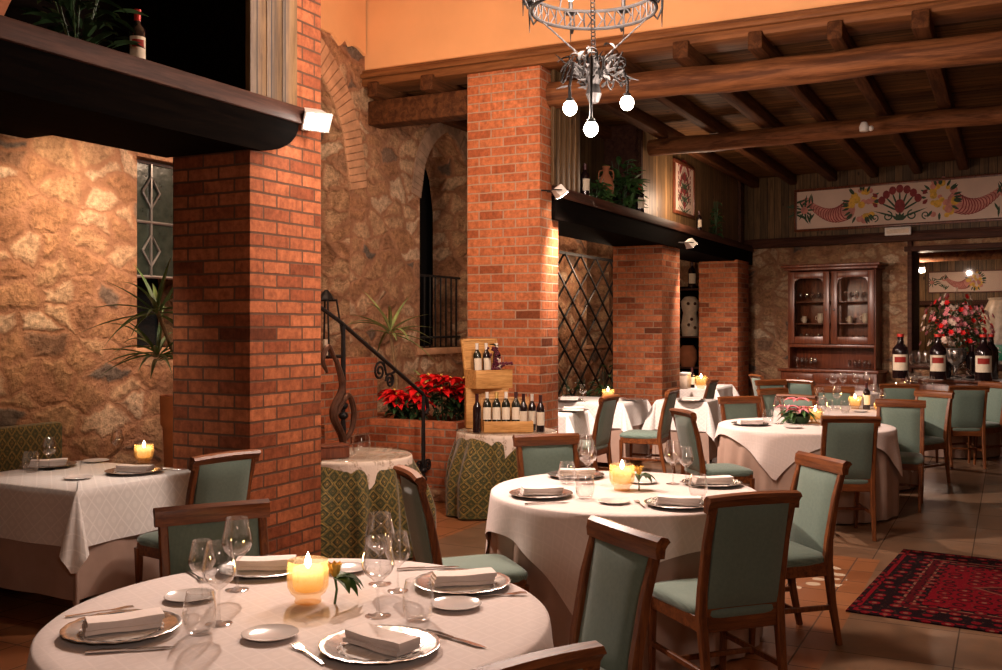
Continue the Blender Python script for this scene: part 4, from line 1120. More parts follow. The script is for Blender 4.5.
# dark bottles on tables
bottle('wine_bottle', 'dark wine bottle right of the candle on a laid table', pat(866.5, 409.5), .285, .037, 'bottle_red', 'cap_dark', 'label', group='bottles on the laid tables')
bottle('wine_bottle', 'dark bottle on the table between the farthest pillars', pat(692, 388), .29, .04, 'bottle_red', 'cap_dark', 'label', group='bottles on the laid tables')

# ================================================================ PLANTS
def poinsettia(label, loc, n, sp, h, seed):
    t = thing('poinsettia', label, 'plant', loc, 0, 'red poinsettias in the brick planter')
    rr = random.Random(seed); heads = [(rr.uniform(-1, 1) * sp, rr.uniform(-1, 1) * sp * .6, h * rr.uniform(.72, 1.08)) for _ in range(n)]
    m = MB()
    for (x, y, z) in heads: m.tube([(x * .2, y * .2, 0), (x * .7, y * .7, z * .6), (x, y, z)], .006, 5)
    m.build('stems', M['leaf_dark'], t)
    m = MB()
    for (x, y, z) in heads:
        for k in range(9):
            a = k * 2 * PI / 9 + rr.random() * .5; m.leaf((x, y, z - rr.uniform(.0, .03)), (math.cos(a), math.sin(a), rr.uniform(-.1, .45)), rr.uniform(.11, .17), rr.uniform(.065, .09), .6)
    m.build('bracts', M['red_bract'], t)
    m = MB()
    for (x, y, z) in heads:
        for k in range(8):
            a = rr.random() * 6.28; m.leaf((x * .8, y * .8, z * rr.uniform(.3, .85)), (math.cos(a), math.sin(a), rr.uniform(-.1, .4)), rr.uniform(.10, .15), rr.uniform(.05, .07), .9)
    m.build('leaves', M['leaf_dark'], t)
    for (x, y, z) in heads:
        mb_ = MB(); mb_.ball((x, y, z + .012), .013, 7, 5); mb_.build('flower_bud', M['yellow_petal'], t)
    return t
pz = .66
# planter
pt = thing('brick_planter', 'low brick planter box with red poinsettias, behind the iron newel', 'planter', ROOM0, ROOMR)
m = MB(); m.box(3.43, 3.55, .51, 1.50, 0, .74, bev=.008); m.box(3.55, 4.10, .51, .62, 0, .74, bev=.008); m.box(3.98, 4.10, .62, 2.04, 0, .74, bev=.008); m.box(3.55, 3.98, 1.94, 2.04, 0, .74, bev=.008); m.box(3.60, 3.72, 1.5, 1.94, 0, .74); m.build('brick_wall', M['brick_low'], pt)
m = MB(); m.box(3.55, 3.98, .62, 1.94, .3, .66); s_ = m.build('soil', M['soil'], pt); s_['kind'] = 'stuff'
p = room(3.70, 1.22, pz); poinsettia('dense red poinsettia at the left of the brick planter', p, 10, .20, .34, 1)
p = room(3.78, .86, pz); poinsettia('taller red poinsettia in the middle of the brick planter', p, 9, .19, .50, 2)
p = room(3.84, .70, pz); poinsettia('sparse poinsettia at the right end of the brick planter, beside the crates', p, 5, .12, .42, 3)
def spiky(label, loc, h, n, L, w, seed, cat='plant', group='spiky palms', name='yucca', mat='yucca', lean=(0, 0), crown=1, pot=None):
    t = thing(name, label, cat, loc, 0, group); rr = random.Random(seed)
    z0 = 0
    if pot:
        z0 = pot[1]; m = MB(); r = pot[0]; m.lathe([(0, 0), (r * .7, 0), (r * .95, z0 * .8), (r * 1.05, z0 * .82), (r * 1.08, z0), (r * .92, z0), (r * .88, z0 * .88), (0, z0 * .88)], 24); m.build('pot', M['terra'], t)
        z0 *= .86
    m = MB(); top = Vector((lean[0], lean[1], z0 + h)); m.tube([(0, 0, z0), Vector((lean[0] * .2, lean[1] * .2, z0 + h * .5)), top], [.022, .018, .016], 8); m.build('trunk', M['trunk'], t)
    m = MB()
    for c in range(crown):
        cz = top - Vector((0, 0, h * .42 * c))
        for k in range(n):
            a = k * 2.4 + rr.random() * .3; el = rr.uniform(-.15, 1.15)
            m.leaf(cz + Vector((0, 0, rr.uniform(-.04, .02))), (math.cos(a) * math.cos(el), math.sin(a) * math.cos(el), math.sin(el)), L * rr.uniform(.75, 1.1), w, rr.uniform(.4, 1.3), fold=.3, k=7, mid=.2)
    m.build('leaves', M[mat], t)
    return t
spiky('palm with a thin cane and spreading spiky crown rising from the brick planter', room(3.86, 1.45, pz), .92, 18, .56, .040, 4, lean=(-.07, 0))
spiky('small spiky palm low between the poinsettias and the stone wall', room(3.86, 1.12, pz), .38, 16, .30, .022, 5)
spiky('large potted dracaena in a terracotta pot between the stone wall and the broad brick pillar', (-2.27, 7.15, 0), .76, 22, .50, .034, 8, name='dracaena', mat='dracaena', group='potted palms', pot=(.15, 1.15), lean=(-.17, -.05), crown=2)
def bush(name, label, loc, r, h, n, L, w, mat, seed, group=None, pot=None, flowers=None):
    t = thing(name, label, 'plant', loc, 0, group); rr = random.Random(seed); z0 = 0
    if pot:
        m = MB(); m.lathe([(0, 0), (pot * .75, 0), (pot, pot * 1.3), (pot * 1.1, pot * 1.35), (pot * .9, pot * 1.35), (0, pot * 1.2)], 18); m.build('pot', M['terra'], t); z0 = pot * 1.2
    m = MB()
    for k in range(n):
        a = rr.random() * 6.28; q = rr.random() ** .5 * r; z = z0 + h * rr.random() * (1 - .4 * q / r)
        m.leaf((math.cos(a) * q * .7, math.sin(a) * q * .7, z), (math.cos(a + rr.uniform(-.8, .8)), math.sin(a + rr.uniform(-.8, .8)), rr.uniform(-.1, .9)), L * rr.uniform(.7, 1.2), w, rr.uniform(.2, 1.2), k=4)
    m.build('leaves', M[mat], t)
    m = MB()
    for k in range(6):
        a = k * 1.05; m.tube([(0, 0, z0 * .9), (math.cos(a) * r * .3, math.sin(a) * r * .3, z0 + h * .5), (math.cos(a) * r * .5, math.sin(a) * r * .5, z0 + h * .9)], .004, 5)
    m.build('stems', M['leaf_dark'], t)
    if flowers:
        for fm, k0 in flowers:
            m = MB()
            for k in range(k0):
                a = rr.random() * 6.28; q = rr.random() ** .5 * r * 1.1; z = z0 + h * rr.uniform(.1, 1.15) * (1 - .35 * q / r); c = Vector((math.cos(a) * q, math.sin(a) * q, z)); s = L * .36
                for j in range(6):
                    b = j * PI / 3; nn = Vector((math.cos(a), math.sin(a), .45)).normalized(); tt = Vector((-math.sin(a), math.cos(a), 0)); bb = nn.cross(tt); m.leaf(c, tt * math.cos(b) + bb * math.sin(b) + nn * .45, s, s * .7, .25, up=nn, k=3)
            m.build({'pink': 'pink_blossoms', 'red_bract': 'red_blossoms', 'white_petal': 'pale_blossoms', 'yellow_petal': 'yellow_blossoms'}[fm], M[fm], t)
    return t
bush('leafy_plant', 'leafy green plant at the foot of the iron trellis, nearest the pillar', room(8.5, .95, 0), .30, .95, 120, .16, .05, 'leaf', 11, 'plants at the trellis', .16)
bush('leafy_plant', 'darker leafy plant at the foot of the iron trellis, beside the tall pillar', room(7.2, .95, 0), .32, .85, 110, .16, .05, 'leaf_dark', 12, 'plants at the trellis', .16)

# ================================================================ IRONWORK
tr = thing('iron_trellis', 'black iron lattice of diamonds between two brick pillars', 'trellis', room(0, 1.62, 0), ROOMR)
m = MB(); A0, A1, Z0, Z1 = 7.0, 11.4, .12, 2.68; st = .60; kx = 1.182
def clip(p, q):
    (x0, z0), (x1, z1) = p, q; t0, t1 = 0, 1
    for lo, hi, s, d in ((A0, A1, x0, x1 - x0), (Z0, Z1, z0, z1 - z0)):
        if abs(d) < 1e-9:
            if s < lo or s > hi: return None
            continue
        a, b = (lo - s) / d, (hi - s) / d
        t0 = max(t0, min(a, b)); t1 = min(t1, max(a, b))
    return None if t1 - t0 < .01 else ((x0 + (x1 - x0) * t0, z0 + (z1 - z0) * t0), (x0 + (x1 - x0) * t1, z0 + (z1 - z0) * t1))
k = -20
while k < 40:
    for sg in (1, -1):
        x = A0 + k * st * 1.0; L = 4.0
        c = clip((x, Z0), (x + sg * L * kx * 1.1, Z0 + L))
        if c: m.tube([(c[0][0], 0.012 * sg, c[0][1]), (c[1][0], .012 * sg, c[1][1])], .017, 5)
    k += 1
m.build('lattice', M['iron'], tr)
m = MB()
for x in (A0, A1): m.box(x - .02, x + .02, -.02, .02, 0, Z1)
for z in (Z0, Z1): m.box(A0, A1, -.02, .02, z - .02, z + .02)
m.build('frame', M['iron'], tr)
# stair railing
ra = thing('stair_railing', 'wrought iron stair railing sloping down in front of the poinsettias', 'railing', ROOM0, ROOMR)
B = .79
m = MB(); pts = [(1.0, B, 2.10), (1.96, B, 1.69), (2.6, B, 1.36), (3.12, B, 1.09), (3.26, B, 1.02), (3.34, B, .95), (3.36, B, .87), (3.33, B, .82)]
m.tube(pts, .018, 8); m.build('handrail', M['iron'], ra)
m = MB()
def twist(mb, a, z0, z1, b=B, r=.020):
    mb.tube([(a, b, z0), (a, b, z0 + .12), (a, b, z0 + .2), (a, b, (z0 + z1) / 2), (a, b, z1)], [r, r * 1.1, r * .8, r * 1.0, r * .8], 8)
    for zc in (z0 + .22, z0 + .30): mb.ball((a, b, zc), r * 1.9, 8, 6, (1, 1, .8))
twist(m, 3.28, 0.0, 1.01); m.build('newel_post', M['iron'], ra)
m = MB(); twist(m, 2.03, .69, 1.66, r=.022); m.build('newel_post', M['iron'], ra)
def scroll(mb, a, z, r, sg, b=B):
    pts = []
    for i in range(22):
        t = i / 21; ang = t * 3.6 * PI; rr_ = r * (1 - .82 * t); pts.append((a + sg * rr_ * math.cos(ang), b, z + rr_ * math.sin(ang)))
    mb.tube(pts, .011, 6)
m = MB()
scroll(m, 2.56, 1.25, .09, 1); scroll(m, 2.72, 1.16, .07, -1); m.tube([(2.62, B, 1.33), (2.66, B, 1.22), (2.74, B, 1.22), (2.80, B, 1.24)], .011, 6)
m.build('scroll', M['iron'], ra)
m = MB(); scroll(m, 3.20, .34, .06, 1); scroll(m, 3.36, .34, .06, -1); m.build('scroll', M['iron'], ra)
def spl(mb, P, r):
    P = [Vector(p) for p in P]; Q = [P[0] * 2 - P[1]] + P + [P[-1] * 2 - P[-2]]; out = []
    for i in range(1, len(Q) - 2):
        for j in range(8):
            t = j / 8; a, b, c, d = Q[i - 1], Q[i], Q[i + 1], Q[i + 2]
            out.append(.5 * (2 * b + (c - a) * t + (2 * a - 5 * b + 4 * c - d) * t * t + (3 * b - a - 3 * c + d) * t ** 3))
    out.append(P[-1]); n = len(out); mb.tube(out, [r * (.6 + .5 * math.sin(PI * i / (n - 1)) ** .7) for i in range(n)], 8)
rs = thing('bronze_scrollwork', 'bronzed scrolling ironwork beside the pillar above the steps', 'ironwork', ROOM0, ROOMR)
m = MB()
spl(m, [(1.86, .72, .51), (1.93, .72, .72), (1.80, .72, .95), (1.92, .72, 1.15), (1.84, .72, 1.38)], .03)
spl(m, [(1.84, .72, .93), (2.0, .72, 1.08), (2.08, .72, .95), (2.05, .72, .80), (1.93, .72, .70)], .022)
spl(m, [(1.84, .72, 1.35), (1.74, .72, 1.48), (1.66, .72, 1.38), (1.72, .72, 1.28)], .02)
m.build('scrollwork', M['rust_iron'], rs)
ln = thing('lantern', 'black iron lantern standing on the brick landing in the arch', 'lantern', room(3.2, 1.84, 1.33), ROOMR)
m = MB()
for sx in (-1, 1):
    for sy in (-1, 1): m.tube([(sx * .13, sy * .13, .02), (sx * .07, sy * .07, .56)], .010, 5)
for z, w in ((.02, .13), (.56, .07)):
    m.tube([(-w, -w, z), (w, -w, z), (w, w, z), (-w, w, z), (-w, -w, z)], .012, 5)
m.build('frame', M['iron'], ln)
m = MB(); m.box(-.13, .13, -.13, .13, 0, .02); m.build('base', M['iron'], ln); m = MB(); m.lathe([(.09, .56), (.05, .62), (.015, .66), (0, .66)], 8); m.build('roof', M['iron'], ln)
m = MB(); m.tube([(0, 0, .02), (0, 0, .18)], .03, 10); m.build('candle', M['ceramic'], ln)

# chandelier: two tiers hung on chains
CH = Vector((.575, 6.2, 0)); zr = 3.60
ch = thing('chandelier', 'large wrought iron ring chandelier with a lower cluster of three lit bulbs', 'chandelier', CH)
m = MB(); Rr = .385; n = 60
for z in (zr, zr + .115): m.tube([(Rr * math.cos(2 * PI * k / n), Rr * math.sin(2 * PI * k / n), z) for k in range(n + 1)], .011, 6)
for k in range(36):
    a = 2 * PI * k / 36; c = Vector((Rr * math.cos(a), Rr * math.sin(a), zr + .057)); tv = Vector((-math.sin(a), math.cos(a), 0))
    m.tube([c + tv * .030 * math.cos(t) + Vector((0, 0, .045 * math.sin(2 * t) * .5 + .0)) + Vector((0, 0, .04 * math.sin(t))) for t in [j * PI / 5 for j in range(11)]], .0055, 4)
m.build('ring', M['chand'], ch)
for k in range(8):
    a = 2 * PI * k / 8 + .25; d = Vector((math.cos(a), math.sin(a), 0)); c = d * (Rr + .07)
    m = MB(); m.tube([d * Rr + Vector((0, 0, zr + .02)), d * (Rr + .04) + Vector((0, 0, zr - .02)), c + Vector((0, 0, zr + .05)), c + Vector((0, 0, zr + .10))], .008, 6)
    m.lathe([(.0, zr + .10), (.045, zr + .115), (.05, zr + .125), (.015, zr + .125), (.013, zr + .20), (0, zr + .20)], 12, c)
    m.tube([c + Vector((0, 0, zr + .06)), c + Vector((0, 0, zr - .07))], [.008, .002], 5)
    ar = m.build('candle_arm', M['chand'], ch)
    m = MB(); m.ball(c + Vector((0, 0, zr + .232)), .022, 10, 8, (1, 1, 1.5)); m.build('bulb', M['bulb'], ar)
zc = 3.12
for a in (.4, 2.5, 4.6):
    m = MB()
    p0 = Vector((Rr * math.cos(a), Rr * math.sin(a), zr)); p1 = Vector((.06 * math.cos(a), .06 * math.sin(a), zc + .18)); nk = 16
    for j in range(nk):
        q = p0.lerp(p1, (j + .5) / nk); d = (p1 - p0).normalized() * (p1 - p0).length / nk * .62; sd = d.cross(Vector((0, 0, 1)) if j % 2 else Vector((math.cos(a), math.sin(a), 0))).normalized() * .011
        m.tube([q - d, q - d * .5 + sd, q + d * .5 + sd, q + d, q + d * .5 - sd, q - d * .5 - sd, q - d], .004, 4)
    m.build('chain', M['chand'], ch)
m = MB()
for a in (0, 2 * PI / 3, 4 * PI / 3): m.tube([(Rr * math.cos(a), Rr * math.sin(a), zr + .11), (Rr * .1 * math.cos(a), Rr * .1 * math.sin(a), zr + 1.1), (0, 0, 5.6)], .006, 5)
m.lathe([(0, 5.52), (.07, 5.55), (.08, 5.6), (0, 5.6)], 12); m.build('suspension', M['chand'], ch)
cl = MB(); rc = random.Random(2)
cl.lathe([(0, zc - .10), (.03, zc - .09), (.05, zc - .04), (.035, zc + .02), (.06, zc + .07), (.03, zc + .15), (.012, zc + .20), (0, zc + .20)], 14)
for k in range(54):
    a = k * 2.4; el = rc.uniform(-.6, 1.0); r0 = rc.uniform(.02, .17)
    cl.leaf((r0 * math.cos(a), r0 * math.sin(a), zc + rc.uniform(.0, .24)), (math.cos(a) * math.cos(el), math.sin(a) * math.cos(el), math.sin(el)), rc.uniform(.07, .13), .04, rc.uniform(-.8, 1.4), k=5)
for k in range(9):
    a = k * .7; d_ = Vector((math.cos(a), math.sin(a), 0)); cl.tube([d_ * (.05 + .16 * j / 8) + Vector((0, 0, zc + .10 + .09 * math.sin(j * .75 + k))) for j in range(9)], .006, 5)
low = cl.build('leaf_cluster', M['chand'], ch)
bulbs = []
for px, py, dd in ((570, 108, -.16), (627, 103, -.05), (591, 129, -.32)):
    b = deep(px, py, 6.2 + dd) - CH; bulbs.append(b + CH)
    dr = Vector((b.x, b.y, 0)); m = MB()
    m.tube([(0, 0, zc + .05), dr * .4 + Vector((0, 0, zc + .10)), dr * .85 + Vector((0, 0, zc + .12)), dr * 1.02 + Vector((0, 0, b.z + .13)), b + Vector((0, 0, .045))], [.012, .011, .010, .009, .012], 6)
    for s_ in (.5, .8): m.tube([dr * s_ + Vector((0, 0, zc + .11)) + Vector((.0, 0, 0)) + Vector((.035 * math.sin(t), 0, .035 * (1 - math.cos(t)))) for t in [j * .6 for j in range(9)]], .005, 4)
    ar = m.build('lamp_arm', M['chand'], ch)
    m = MB(); m.lathe([(0, .06), (.022, .058), (.026, .03), (.020, .028), (0, .028)], 12, b); m.build('socket', M['chand'], ar)
    m = MB(); m.ball(b, .042, 14, 10, (1, 1, 1.1)); m.build('bulb', M['bulb'], ar)

# floodlights on the pillars
def flood(label, p, aim, sc=1.0):
    d = (Vector(aim) - Vector(p)).normalized(); t = thing('floodlight', label, 'spotlight', p, math.atan2(d.y, d.x) - PI / 2, 'halogen floodlights on the arcade')
    t.scale = (sc,) * 3; tl = math.asin(d.z)
    Mx = Matrix.Rotation(tl, 4, 'X')
    m = MB(); m.M = Mx; m.prism([(-.055, -.05), (.055, -.05), (.085, .045), (-.085, .045)], -.05, .05); m.box(-.092, .092, .045, .058, -.062, .062, bev=.006); m.build('housing', M['white_box'], t)
    m = MB(); m.M = Mx; m.box(-.074, .074, .0585, .062, -.046, .046); m.build('lens', M['flood'], t)
    m = MB(); m.tube([(-.10, .0, 0), (-.10, -.10, 0), (.10, -.10, 0), (.10, .0, 0)], .007, 6); m.tube([(0, -.10, 0), (0, -.20, .0)], .010, 6); m.build('bracket', M['iron'], t)
    return Vector(p), d
FL = []
FL.append(flood('white floodlight glaring at the end of the ledge on the broad brick pillar', deep(314, 119, 6.42), (1.5, 2.5, .3), 1.05))
FL.append(flood('white floodlight on the tall brick pillar beside the ledge', deep(559, 191, 9.75), (2.7, 10.3, .2), .9))
FL.append(flood('white floodlight under the ledge above the third brick pillar', deep(690, 243, 13.5), (4.4, 14.2, .3), .9))
FL.append(flood('white floodlight added for the lamp glare reflected in the end wall mirror', deep(921, 270, 17.6), (4.5, 13, 2.0), .8))  # added object in place of a lamp reflected in the mirror
dt = thing('ceiling_spot', 'small white lamp fixed on the second ceiling timber', 'lamp', deep(864, 127, 10.6) + Vector((0, 0, .0)))
m = MB(); m.lathe([(0, -.05), (.045, -.045), (.05, 0), (.03, .05), (0, .06)], 14); m.build('body', M['white_box'], dt); m = MB(); m.ball((.07, -.01, -.015), .03, 10, 7); m.build('lens', M['white_box'], dt)

# ================================================================ HUTCH
hs = 1.45
hu = thing('hutch', 'tall dark wooden hutch with two glazed doors against the stone wall', 'cabinet', back(hs, 0), BACKR)
W2 = .72; D_ = .36
def hb(nm, boxes, mat='cab', par=None, bev=.006):
    m = MB()
    for bx_ in boxes: m.box(*bx_, bev=bev)
    return m.build(nm, M[mat], par or hu)
hb('base', [(-W2 - .06, W2 + .06, -.52, -.01, .06, .88), (-W2 - .03, W2 + .03, -.5, -.01, 0, .06)])
hb('worktop', [(-W2 - .10, W2 + .10, -.56, -.01, .88, .93)], bev=.012)
for k in range(3):
    x0 = -W2 + .0 + k * .485
    d = hb('drawer', [(x0, x0 + .48, -.535, -.52, .70, .85)]); m = MB(); m.ball((x0 + .24, -.55, .775), .016, 8, 6); m.build('knob', M['tin'], d)
    d = hb('door', [(x0, x0 + .48, -.535, -.52, .12, .67), (x0 + .07, x0 + .41, -.545, -.53, .19, .60)]); m = MB(); m.ball((x0 + .43, -.55, .42), .014, 8, 6); m.build('knob', M['tin'], d)
hb('back_panel', [(-W2, W2, -.03, -.012, .93, 2.55)])
hb('side_panel', [(-W2 - .0, -W2 + .03, -D_, -.03, .93, 2.55)]); hb('side_panel', [(W2 - .03, W2, -D_, -.03, .93, 2.55)])
hb('shelf', [(-W2 + .03, W2 - .03, -D_, -.03, 1.28, 1.33)])
for z in (1.66, 2.02): hb('shelf', [(-W2 + .03, W2 - .03, -D_ + .05, -.03, z, z + .02)], bev=.003)
hb('cornice', [(-W2 - .05, W2 + .05, -D_ - .06, -.01, 2.55, 2.60), (-W2 - .09, W2 + .09, -D_ - .10, -.01, 2.60, 2.65)], bev=.012)
for sx in (-1, 1):
    xa, xb = (-W2 + .02, -.015) if sx < 0 else (.015, W2 - .02); y0, y1 = -D_ - .025, -D_
    m = MB(); m.box(xa, xa + .10, y0, y1, 1.34, 2.53, bev=.006); m.box(xb - .10, xb, y0, y1, 1.34, 2.53, bev=.006); m.box(xa + .1, xb - .1, y0, y1, 1.34, 1.46, bev=.006); m.box(xa + .1, xb - .1, y0, y1, 2.42, 2.53, bev=.006)
    for (cx, s1) in ((xa + .1, 1), (xb - .1, -1)):
        m.prism([(cx, 2.42), (cx + s1 * .09, 2.42), (cx + s1 * .04, 2.40), (cx + s1 * .012, 2.37), (cx, 2.33)][::-s1], y0 + .001, y1 - .001, Matrix(((1, 0, 0, 0), (0, 0, 1, 0), (0, 1, 0, 0), (0, 0, 0, 1))))
    d = m.build('door', M['cab'], hu)
    m = MB(); m.box(xa + .1, xb - .1, -D_ - .014, -D_ - .010, 1.46, 2.42); m.build('pane', M['pane'], d)
    m = MB(); m.ball((xb - .05 if sx < 0 else xa + .05, y0 - .012, 1.9), .016, 8, 6); m.build('knob', M['tin'], d)
def bk(s, y, z): p = back(s, y, z); return (p.x, p.y, p.z)
rows = ((1.68, -.62, -.1, 'cup', 'on the left middle shelf of the hutch'), (1.68, .14, .62, 'cup', 'on the right middle shelf of the hutch'), (2.04, -.62, -.1, 'g', 'on the left top shelf of the hutch'), (2.04, .14, .62, 'g', 'on the right top shelf of the hutch'), (1.33, -.60, -.12, 'w', 'on the left bottom shelf of the hutch'), (1.33, .16, .6, 'g', 'on the right bottom shelf of the hutch'), (.93, -.66, -.28, 'w', 'at the left of the open hutch niche'), (.93, .22, .60, 'g', 'at the right of the open hutch niche'))
def mk_cup():
    m = MB(); m.lathe([(0, 0), (.035, 0), (.05, .03), (.058, .08), (.045, .13), (.05, .16), (.046, .16), (.04, .13), (.05, .08), (.04, .01), (0, .01)], 16); m.tube([(.05, 0, .12), (.085, 0, .11), (.085, 0, .06), (.052, 0, .05)], .006, 5); return m.build('ceramic_jug', M['ceramic'])
def mk_sg():
    m = MB(); m.lathe([(0, 0), (.03, 0), (.006, .012), (.005, .05), (.028, .07), (.034, .11), (.028, .15), (.026, .15), (.03, .11), (.02, .072), (0, .066)], 14); return m.build('stem_glass', M['crystal'], smooth=60)
ordn = ('first', 'second', 'third', 'fourth', 'fifth')
for z, x0, x1, kd, w in rows:
    n = 5 if kd != 'cup' else 2
    for k in range(n):
        x = x0 + (x1 - x0) * (k + .5) / n; p = bk(hs + x, -.20 + .03 * (k % 2), z + .002)
        lab = ordn[k] + ' from the left '
        if kd == 'cup': put('jug', mk_cup, p, 2.5, 'pale ceramic jug, ' + lab + w, 'jugs in the hutch', 'jug', (.72, 1.0)[k])
        else: put('sg', mk_sg, p, 0, 'small stemmed glass, ' + lab + w, 'glasses in the hutch', 'glass', 1.0 if kd == 'g' else 1.15)

# ================================================================ SIDEBOARD AND WHAT STANDS ON IT
sb = thing('sideboard', 'long dark sideboard in front of the mirror opening, large bottles on top', 'sideboard', back(4.45, -.62), BACKR)
m = MB(); m.box(-1.75, 2.3, -.30, .55, .80, .85, bev=.01); m.build('worktop', M['cab'], sb)
m = MB(); m.box(-1.68, 2.2, -.24, .5, .08, .80, bev=.006); m.box(-1.62, 2.1, -.2, .5, 0, .08); m.build('carcass', M['cab'], sb)
for k in range(4):
    x0 = -1.6 + k * .95; m = MB(); m.box(x0, x0 + .88, -.262, -.24, .14, .76, bev=.006); m.box(x0 + .1, x0 + .78, -.272, -.26, .24, .66, bev=.006); d = m.build('door', M['cab'], sb); m = MB(); m.ball((x0 + .82, -.285, .5), .016, 8, 6); m.build('knob', M['tin'], d)
m = MB(); m.box(-1.7, 2.2, -.31, .2, .851, .856, bev=.002); rn = m.build('table_runner', M['cloth_white'], None, back(4.45, -.62), BACKR); tag(rn, 'pale runner cloth lying along the sideboard under the large bottles', 'runner')
def sbp(px, D, z=.8565): return ((px - 501) * D / F, D, z)
for px, D, w in ((900.5, 14.92, 'leftmost of the three, before the stone wall'), (938, 14.62, 'middle one of the three, before the mirror opening'), (983.5, 14.28, 'rightmost of the three, near the urn')):
    bottle('giant_bottle', 'giant red capped wine bottle on the sideboard, ' + w, sbp(px, D), .66, .116, 'bottle_red', 'cap_red', 'label', 'label_red', group='giant bottles on the sideboard', rot=R(-25), cz=.281)
bottle('giant_bottle', 'dark bottle half hidden behind the middle giant bottle', sbp(946, 14.95), .45, .075, 'bottle_red', 'cap_dark', None, group='dark bottles behind')
bottle('giant_bottle', 'dark bottle half hidden left of the rightmost giant bottle', sbp(972, 14.85), .50, .085, 'bottle_red', 'cap_dark', None, group='dark bottles behind')
bottle('giant_bottle', 'red capped dark bottle added as the mirror image of the rightmost giant bottle', sbp(991, 14.65), .66, .10, 'bottle_red', 'cap_red', None, group='dark bottles behind', cz=.281)  # extra bottle standing in for a reflection in the mirror
ur = thing('urn', 'pale metal urn on the sideboard under the flower arrangement', 'urn', sbp(955, 14.92))
m = MB(); m.lathe([(0, 0), (.10, 0), (.10, .02), (.035, .06), (.03, .14), (.06, .18), (.14, .26), (.16, .36), (.15, .42), (.18, .45), (.165, .45), (.13, .40), (.12, .28), (0, .24)], 24); m.build('bowl', M['silver'], ur)
for sx in (-1, 1): m = MB(); m.tube([(sx * .15, 0, .40), (sx * .22, 0, .40), (sx * .22, 0, .30), (sx * .13, 0, .25)], .012, 6); m.build('handle', M['silver'], ur)
up = sbp(957, 14.9); bush('flower_arrangement', 'large arrangement of pink, red and pale flowers in the sideboard urn', (up[0], up[1], .8565 + .44), .46, .80, 240, .14, .05, 'leaf_dark', 31, None, None, (('pink', 62), ('white_petal', 62), ('red_bract', 40)))
cs = thing('cake_stand', 'cut crystal dish with a low dome on the sideboard, left of the rightmost giant bottle', 'dish', sbp(963, 14.42))
m = MB(); m.lathe([(0, 0), (.07, 0), (.02, .02), (.02, .05), (.15, .07), (.16, .085), (.14, .08), (0, .07)], 24); m.build('plate', M['crystal'], cs); m = MB(); m.lathe([(.13, .085), (.10, .14), (.05, .18), (.015, .19), (.02, .23), (0, .24)], 20); m.build('dome', M['crystal'], cs)
for k, px in enumerate((915, 921, 928)): put('wine', mk_wine, sbp(px, 14.75 - .06 * k), 0, 'tall glass on the sideboard between two giant bottles, %s' % ('nearest the left bottle', 'in between', 'nearest the middle bottle')[k], 'tall wine glasses', 'wine glass', 1.7)
bush('leafy_plant', 'trailing plant in the added mirror room, left of the flowers', back(2.95, 1.6, 1.45), .3, .4, 60, .16, .05, 'leaf_dark', 33)
m = MB(); m.lathe([(0, 0), (.22, 0), (.24, 1.45), (.2, 1.45), (0, 1.4)], 20); pd = m.build('plant_stand', M['terra'], None, back(2.95, 1.6, .02)); tag(pd, 'round terracotta stand under the trailing plant in the added mirror room', 'plant stand')
ex = thing('exit_sign', 'green sign with a white running figure in the added mirror room, at the right edge', 'sign', bs(999, 1.0) + Vector((0, 0, 1.08)), BACKR)  # sign, jar and plant here stand in for mirror reflections
m = MB(); m.box(-.12, .30, -.02, .02, 0, .25, bev=.004); m.build('board', M['sign_green'], ex)
m = MB(); m.ball((-.02, -.022, .19), .022, 8, 6, (1, .1, 1)); m.bar([(-.02, -.022, .165), (-.03, -.022, .10)], .03, .004); m.bar([(-.03, -.022, .10), (.0, -.022, .07), (-.01, -.022, .03)], .016, .004); m.bar([(-.03, -.022, .10), (-.06, -.022, .06)], .016, .004); m.bar([(-.02, -.022, .15), (.03, -.022, .13)], .013, .004); m.build('running_figure', M['white_box'], ex)
m = MB(); m.box(-.14, .34, .02, .03, -.02, .27); m.tube([(0, 0, -.02), (0, 0, -1.2)], .02, 8); m.lathe([(0, -1.2), (.14, -1.2), (.13, -1.17), (0, -1.16)], 14); m.build('stand', M['tin'], ex)
jr = thing('storage_jar', 'large tan jar in the added mirror room, cut by the right edge', 'jar', bs(1003, 2.3) + Vector((0, 0, .02)))
m = MB(); m.lathe([(0, 0), (.2, 0), (.3, .5), (.36, 1.2), (.34, 1.8), (.22, 2.05), (.24, 2.1), (.18, 2.1), (.2, 2.0), (0, 1.9)], 24); m.build('body', M['ceramic'], jr)

